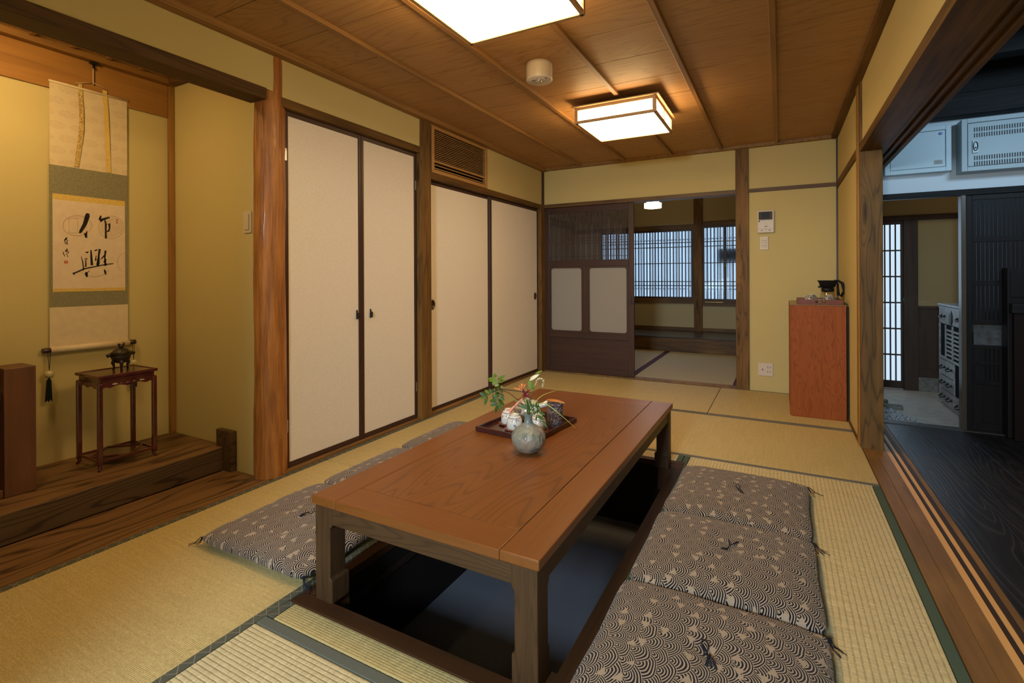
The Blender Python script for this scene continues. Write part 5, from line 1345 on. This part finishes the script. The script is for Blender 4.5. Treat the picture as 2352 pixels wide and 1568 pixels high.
# 7 grass blades
gb = stems('grass_blades', 'long yellow green grass blades arching right over the tea caddy', 'grass')
def blade(pts, w_):
    bm = B(); P = [Vector(p) for p in pts]; n = len(P); L = []
    for i, p in enumerate(P):
        d = (P[min(i+1, n-1)]-P[max(i-1, 0)]).normalized(); s = d.cross(Vector((0, -1, .2))).normalized(); q = w_*(1-(i/(n-1))**2*.9)
        L.append((bm.verts.new(p-s*q/2), bm.verts.new(p+s*q/2)))
    for a, b in zip(L, L[1:]): bm.faces.new((a[0], a[1], b[1], b[0]))
    g_ = bmesh.ops.extrude_face_region(bm, geom=list(bm.faces)); bmesh.ops.translate(bm, verts=[v for v in g_['geom'] if isinstance(v, bmesh.types.BMVert)], vec=(0, .0006, 0))
    return bm
for q, w_, mt in (([(990, 600), (1020, 555), (1090, 505), (1200, 460), (1310, 432)], .0035, 'yellowgreen'), ([(960, 660), (1050, 625), (1130, 630), (1220, 690), (1330, 780), (1440, 870), (1580, 1000)], .0042, 'yellowgreen'),
                 ([(840, 700), (780, 680), (700, 668), (600, 680), (560, 690)], .004, 'leaf'), ([(830, 700), (760, 640), (680, 580), (600, 545), (550, 545)], .004, 'leaf')):
    ob('blade', blade([TOP+Vector((0, 0, -.02)), TOP+Vector((0, .004, .01))]+[Q2(*p, .01) for p in q], w_), M[mt], gb)
# 8 foliage spray low right with broad leaves
sp_ = stems('leafy_spray', 'low spray of dark green leaves with tiny white buds right of the vase neck', 'branch')
bm = B(); tube(bm, [TOP+Vector((.002, 0, -.03)), TOP+Vector((.006, -.004, .010)), Q2(1000, 800, -.03), Q2(1130, 860, -.04)], .0012, 6); ob('twig', bm, M['stem'], sp_, 0, True)
for a, b, w_ in (((900, 760), (850, 545), .014), ((960, 720), (870, 560), .010), ((990, 700), (1000, 600), .010), ((1010, 720), (1030, 630), .010), ((1000, 740), (1130, 800), .016), ((990, 800), (1125, 870), .016), ((1000, 800), (990, 895), .010), ((1080, 860), (1165, 1000), .008), ((960, 700), (930, 760), .012), ((900, 700), (760, 640), .010), ((880, 720), (730, 670), .008), ((940, 780), (1010, 740), .012), ((1020, 660), (1060, 740), .012), ((960, 640), (905, 740), .012)):
    bm = B(); leafm(bm, Q2(*a, -.02), Q2(*b, -.03), w_); ob('leaf', bm, M['leafd'], sp_, 0, True)
bm = B()
for i in range(26):
    p = Q2(r.uniform(930, 1060), r.uniform(690, 840), -.035); bmesh.ops.create_icosphere(bm, subdivisions=1, radius=.0017, matrix=Matrix.Translation(p))
o_ = ob('white_buds', bm, M['cream'], sp_, 0, True); o_['kind'] = 'stuff'

# ================================================= entrance room things
def boxd(name, label, x0, x1, z0, z1, dep, mat, doorm):
    t = thing(name, label, 'meter box', ((x0+x1)/2, YD, (z0+z1)/2))
    f = YD-dep
    ob('housing', bxm(x0, f+.012, z0, x1, YD, z1), mat, t, .003)
    ob('rim', bxm((x0, f, z0, x0+.03, f+.012, z1), (x1-.03, f, z0, x1, f+.012, z1), (x0+.03, f, z0, x1-.03, f+.012, z0+.03), (x0+.03, f, z1-.03, x1-.03, f+.012, z1)), mat, t, .002)
    d = ob('cover_door', bxm(x0+.033, f+.002, z0+.033, x1-.033, f+.0115, z1-.033), doorm, t, .002)
    return t, d, f
t1, dd, f1 = boxd('white_meter_box', 'plain pale meter box with a small blue badge high on the white wall', .668, 1.041, 1.800, 2.118, .08, M['metalbox2'], M['metalbox2'])
bm = B(); ell(bm, (.982, f1+.001, 2.062), (.011, .002, .009)); ob('blue_badge', bm, plain('blue_badge', (.03, .06, .40), .4), t1, 0, True)
ob('badge_mark', bxm(.976, f1-.0018, 2.061, .988, f1-.0010, 2.064), M['white'], t1)
lb_ = ob('printed_label', bxm(.946, f1+.0004, 1.850, .996, f1+.0018, 1.880), plain('label_paper', (.42, .44, .44), .7), t1)
for k in range(4): ob('label_line', bxm(.950, f1-.0002, 1.855+.006*k, .990-.006*(k % 2), f1+.0006, 1.8568+.006*k), M['grey'], lb_)
t2, dd2, f2 = boxd('vented_meter_box', 'grey steel box with two rows of vent slots high on the white wall', 1.082, 2.05, 1.776, 2.130, .13, M['metalbox'], M['metalbox'])
for rr, zz in enumerate((2.052, 2.014, 1.862, 1.824)):
    for k in range(26):
        x = 1.146+.0125*k
        ob('vent_slot', bxm(x, f2+.0008, zz-.014, x+.0058, f2+.0024, zz+.014), M['black'], dd2)
lt = ob('latch', bxm(1.136, f2-.006, 1.895, 1.168, f2+.003, 1.980), M['metalbox2'], t2, .003)
bm = B(); tube(bm, [(1.152+.011*math.cos(a), f2-.008, 1.940+.030*math.sin(a)) for a in [k*math.pi/12 for k in range(25)]], .0022, 6); ob('latch_ring', bm, M['black'], lt)
bm = B(); cyl(bm, (1.152, f2-.0085, 1.930), (1.152, f2-.006, 1.930), .005); ob('keyhole', bm, M['black'], lt)
# tansu chest in the hall
TXX = 1.190
tn = thing('drawer_chest', 'worn greyish chest of drawers with iron handles in the entrance hall', 'chest', (1.40, 5.05, -.008))
ty0_, ty1_, tzt = 4.665, 5.505, 1.035
ob('carcass', bxm(TXX+.012, ty0_, -.008, 1.62, ty1_, tzt-.02), M['tansu'], tn, .003)
ob('top_board', bxm(TXX-.006, ty0_-.01, tzt-.02, 1.63, ty1_+.012, tzt), M['tansu'], tn, .003)
def TP(px, py): v = onx(px, py, TXX); return v.y, v.z
def front(name, y0, y1, z0, z1, mat=None, par=None, dpt=.0): return ob(name, bxm(TXX-dpt, y0, z0, TXX+.0115, y1, z1), mat or M['tansu'], par or tn, .002)
def bail(par, y, z):
    bm = B(); tube(bm, [(TXX-.002, y-.045, z), (TXX-.020, y-.040, z-.012), (TXX-.022, y, z-.022), (TXX-.020, y+.040, z-.012), (TXX-.002, y+.045, z)], .0055, 6)
    ell(bm, (TXX-.004, y-.045, z), (.006, .013, .013), 8, 6); ell(bm, (TXX-.004, y+.045, z), (.006, .013, .013), 8, 6)
    ob('bail_handle', bm, M['iron'], par, 0, True)
d_ = front('drawer', ty0_+.01, ty1_-.01, .835, .985); bail(d_, 5.37, .915); bail(d_, 4.94, .915)
bm = B(); ell(bm, (TXX-.002, 5.155, .905), (.006, .045, .075), 20, 12); ob('round_lock_plate', bm, M['iron'], d_, 0, True)
front('frame_stile', ty1_-.03, ty1_, .0, .83); front('frame_rail', ty0_, ty1_, .985, 1.010); front('frame_rail', ty0_, ty1_-.03, .47, .50); 
ob('shelf_shade_sheet', bxm(TXX+.008, 5.30, .50, TXX+.0118, ty1_-.03, .83), M['darkgap'], tn)  # near-black sheet on the carcass, shade of a recess put into colour
sl = front('sliding_front', ty0_+.01, 5.29, .50, .83, M['darkgap'])
for k in range(7):
    for a, b in ((5.11, 5.275), (4.68, 5.085)):
        ob('slat', bxm(TXX-.005, a, .525+.041*k, TXX+.0, b, .545+.041*k), M['tansu'], sl)
ob('slat_stile', bxm(TXX-.007, 5.085, .50, TXX+.0, 5.11, .83), M['tansu'], sl); ob('slat_stile', bxm(TXX-.007, 5.275, .50, TXX+.0, 5.295, .83), M['tansu'], sl)
for z0_, z1_ in ((.31, .462), (.165, .30), (.02, .155)):
    q = front('drawer', 5.10, ty1_-.035, z0_, z1_); bail(q, 5.37, (z0_+z1_)/2+.01); bail(q, 5.19, (z0_+z1_)/2+.01)
q = front('drawer', ty0_+.01, 5.085, .02, .155); bail(q, 4.95, .09)
ob('recess_shade_sheet', bxm(TXX+.006, ty0_+.01, .165, TXX+.0118, 5.085, .462), M['darkgap'], tn)  # flat near-black sheet in place of a shaded opening
front('recess_stile', 5.075, 5.098, .165, .462)
tn.scale = (1, 1, .81); tzt = -.008+(tzt+.008)*.81
tag(ob('red_cloth_mat', bxm(1.26, 4.75, tzt+.0005, 1.56, 5.25, tzt+.008), plain('red_mat', (.30, .07, .04), .7), None, .002), 'thin red mat on top of the worn drawer chest', 'mat')
bm = B(); lathe(bm, [(.012, 0), (.014, .02), (.016, .10), (.030, .13), (.026, .135), (.010, .10)], (1.335, 4.905, tzt+.0085), 20); tag(ob('white_flared_vase', bm, M['porcelain'], None, 0, True), 'small white flared vase on the drawer chest', 'vase')
# dark cupboard and counter at the right edge
dc = thing('dark_cupboard', 'very dark cupboard standing before the black lattice door at the right edge', 'cupboard', (1.62, 4.49, 0))
ob('carcass', bxm(1.313, 4.44, .004, 2.0, 4.540, 1.123), M['darkwoodZ'], dc, .004)
ob('cupboard_door', bxm(1.328, 4.432, .93, 1.65, 4.4395, 1.10), M['darkwoodZ'], dc, .003)
ob('cupboard_door', bxm(1.66, 4.432, .93, 1.98, 4.4395, 1.10), M['darkwoodZ'], dc, .003)
ct = thing('dark_counter', 'dark counter with thick overhanging top at the right edge', 'counter', (1.60, 4.41, 0))
ob('counter_top', bxm(1.317, 4.375, .829, 2.2, 4.439, .890), M['darkroom'], ct, .004)
ob('counter_body', bxm(1.332, 4.395, 0, 2.2, 4.439, .829), plain('deep_red_panel', (.012, .005, .004), .6, .15), ct, .003)
# pebbles beside the stone floor
pb = B(); r = random.Random(11)
for i in range(420):
    y = r.uniform(4.62, 5.35); x = r.uniform(.60, .60+.30*(5.40-y)/.8*1.0+.02)
    rr = r.uniform(.008, .016)
    if any(abs(x-a) < w_/2+.016 and abs(y-b) < d__/2+.016 for a, b, w_, d__ in ((.80, 5.06, .13, .07), (.74, 5.24, .11, .06))): continue
    bmesh.ops.create_icosphere(pb, subdivisions=1, radius=1, matrix=Matrix.Translation((x, y, rr*.4-.004)) @ Matrix.Rotation(r.uniform(0, 3), 4, 'Z') @ Matrix.Diagonal((rr, rr*.7, rr*.6, 1)))
tag(ob('pebble_bed', pb, plain('grey_pebble', (.34, .36, .38), .35, .5, var=.4, vs=50.), None, 0, True), 'bed of small grey pebbles beside the pale stone floor', 'pebbles', None, 'stuff')
for k, (x, y, w_, d__) in enumerate(((.80, 5.06, .13, .07), (.74, 5.24, .11, .06))):
    bm = B(); prism(bm, rrect(w_, d__, .02, 4, x, y), 'Z', -.008, .022); tag(ob('flat_stone', bm, M['rock'], None, .004), ('nearer', 'farther')[k]+' flat grey stone among the pebbles in the entrance hall', 'stone')
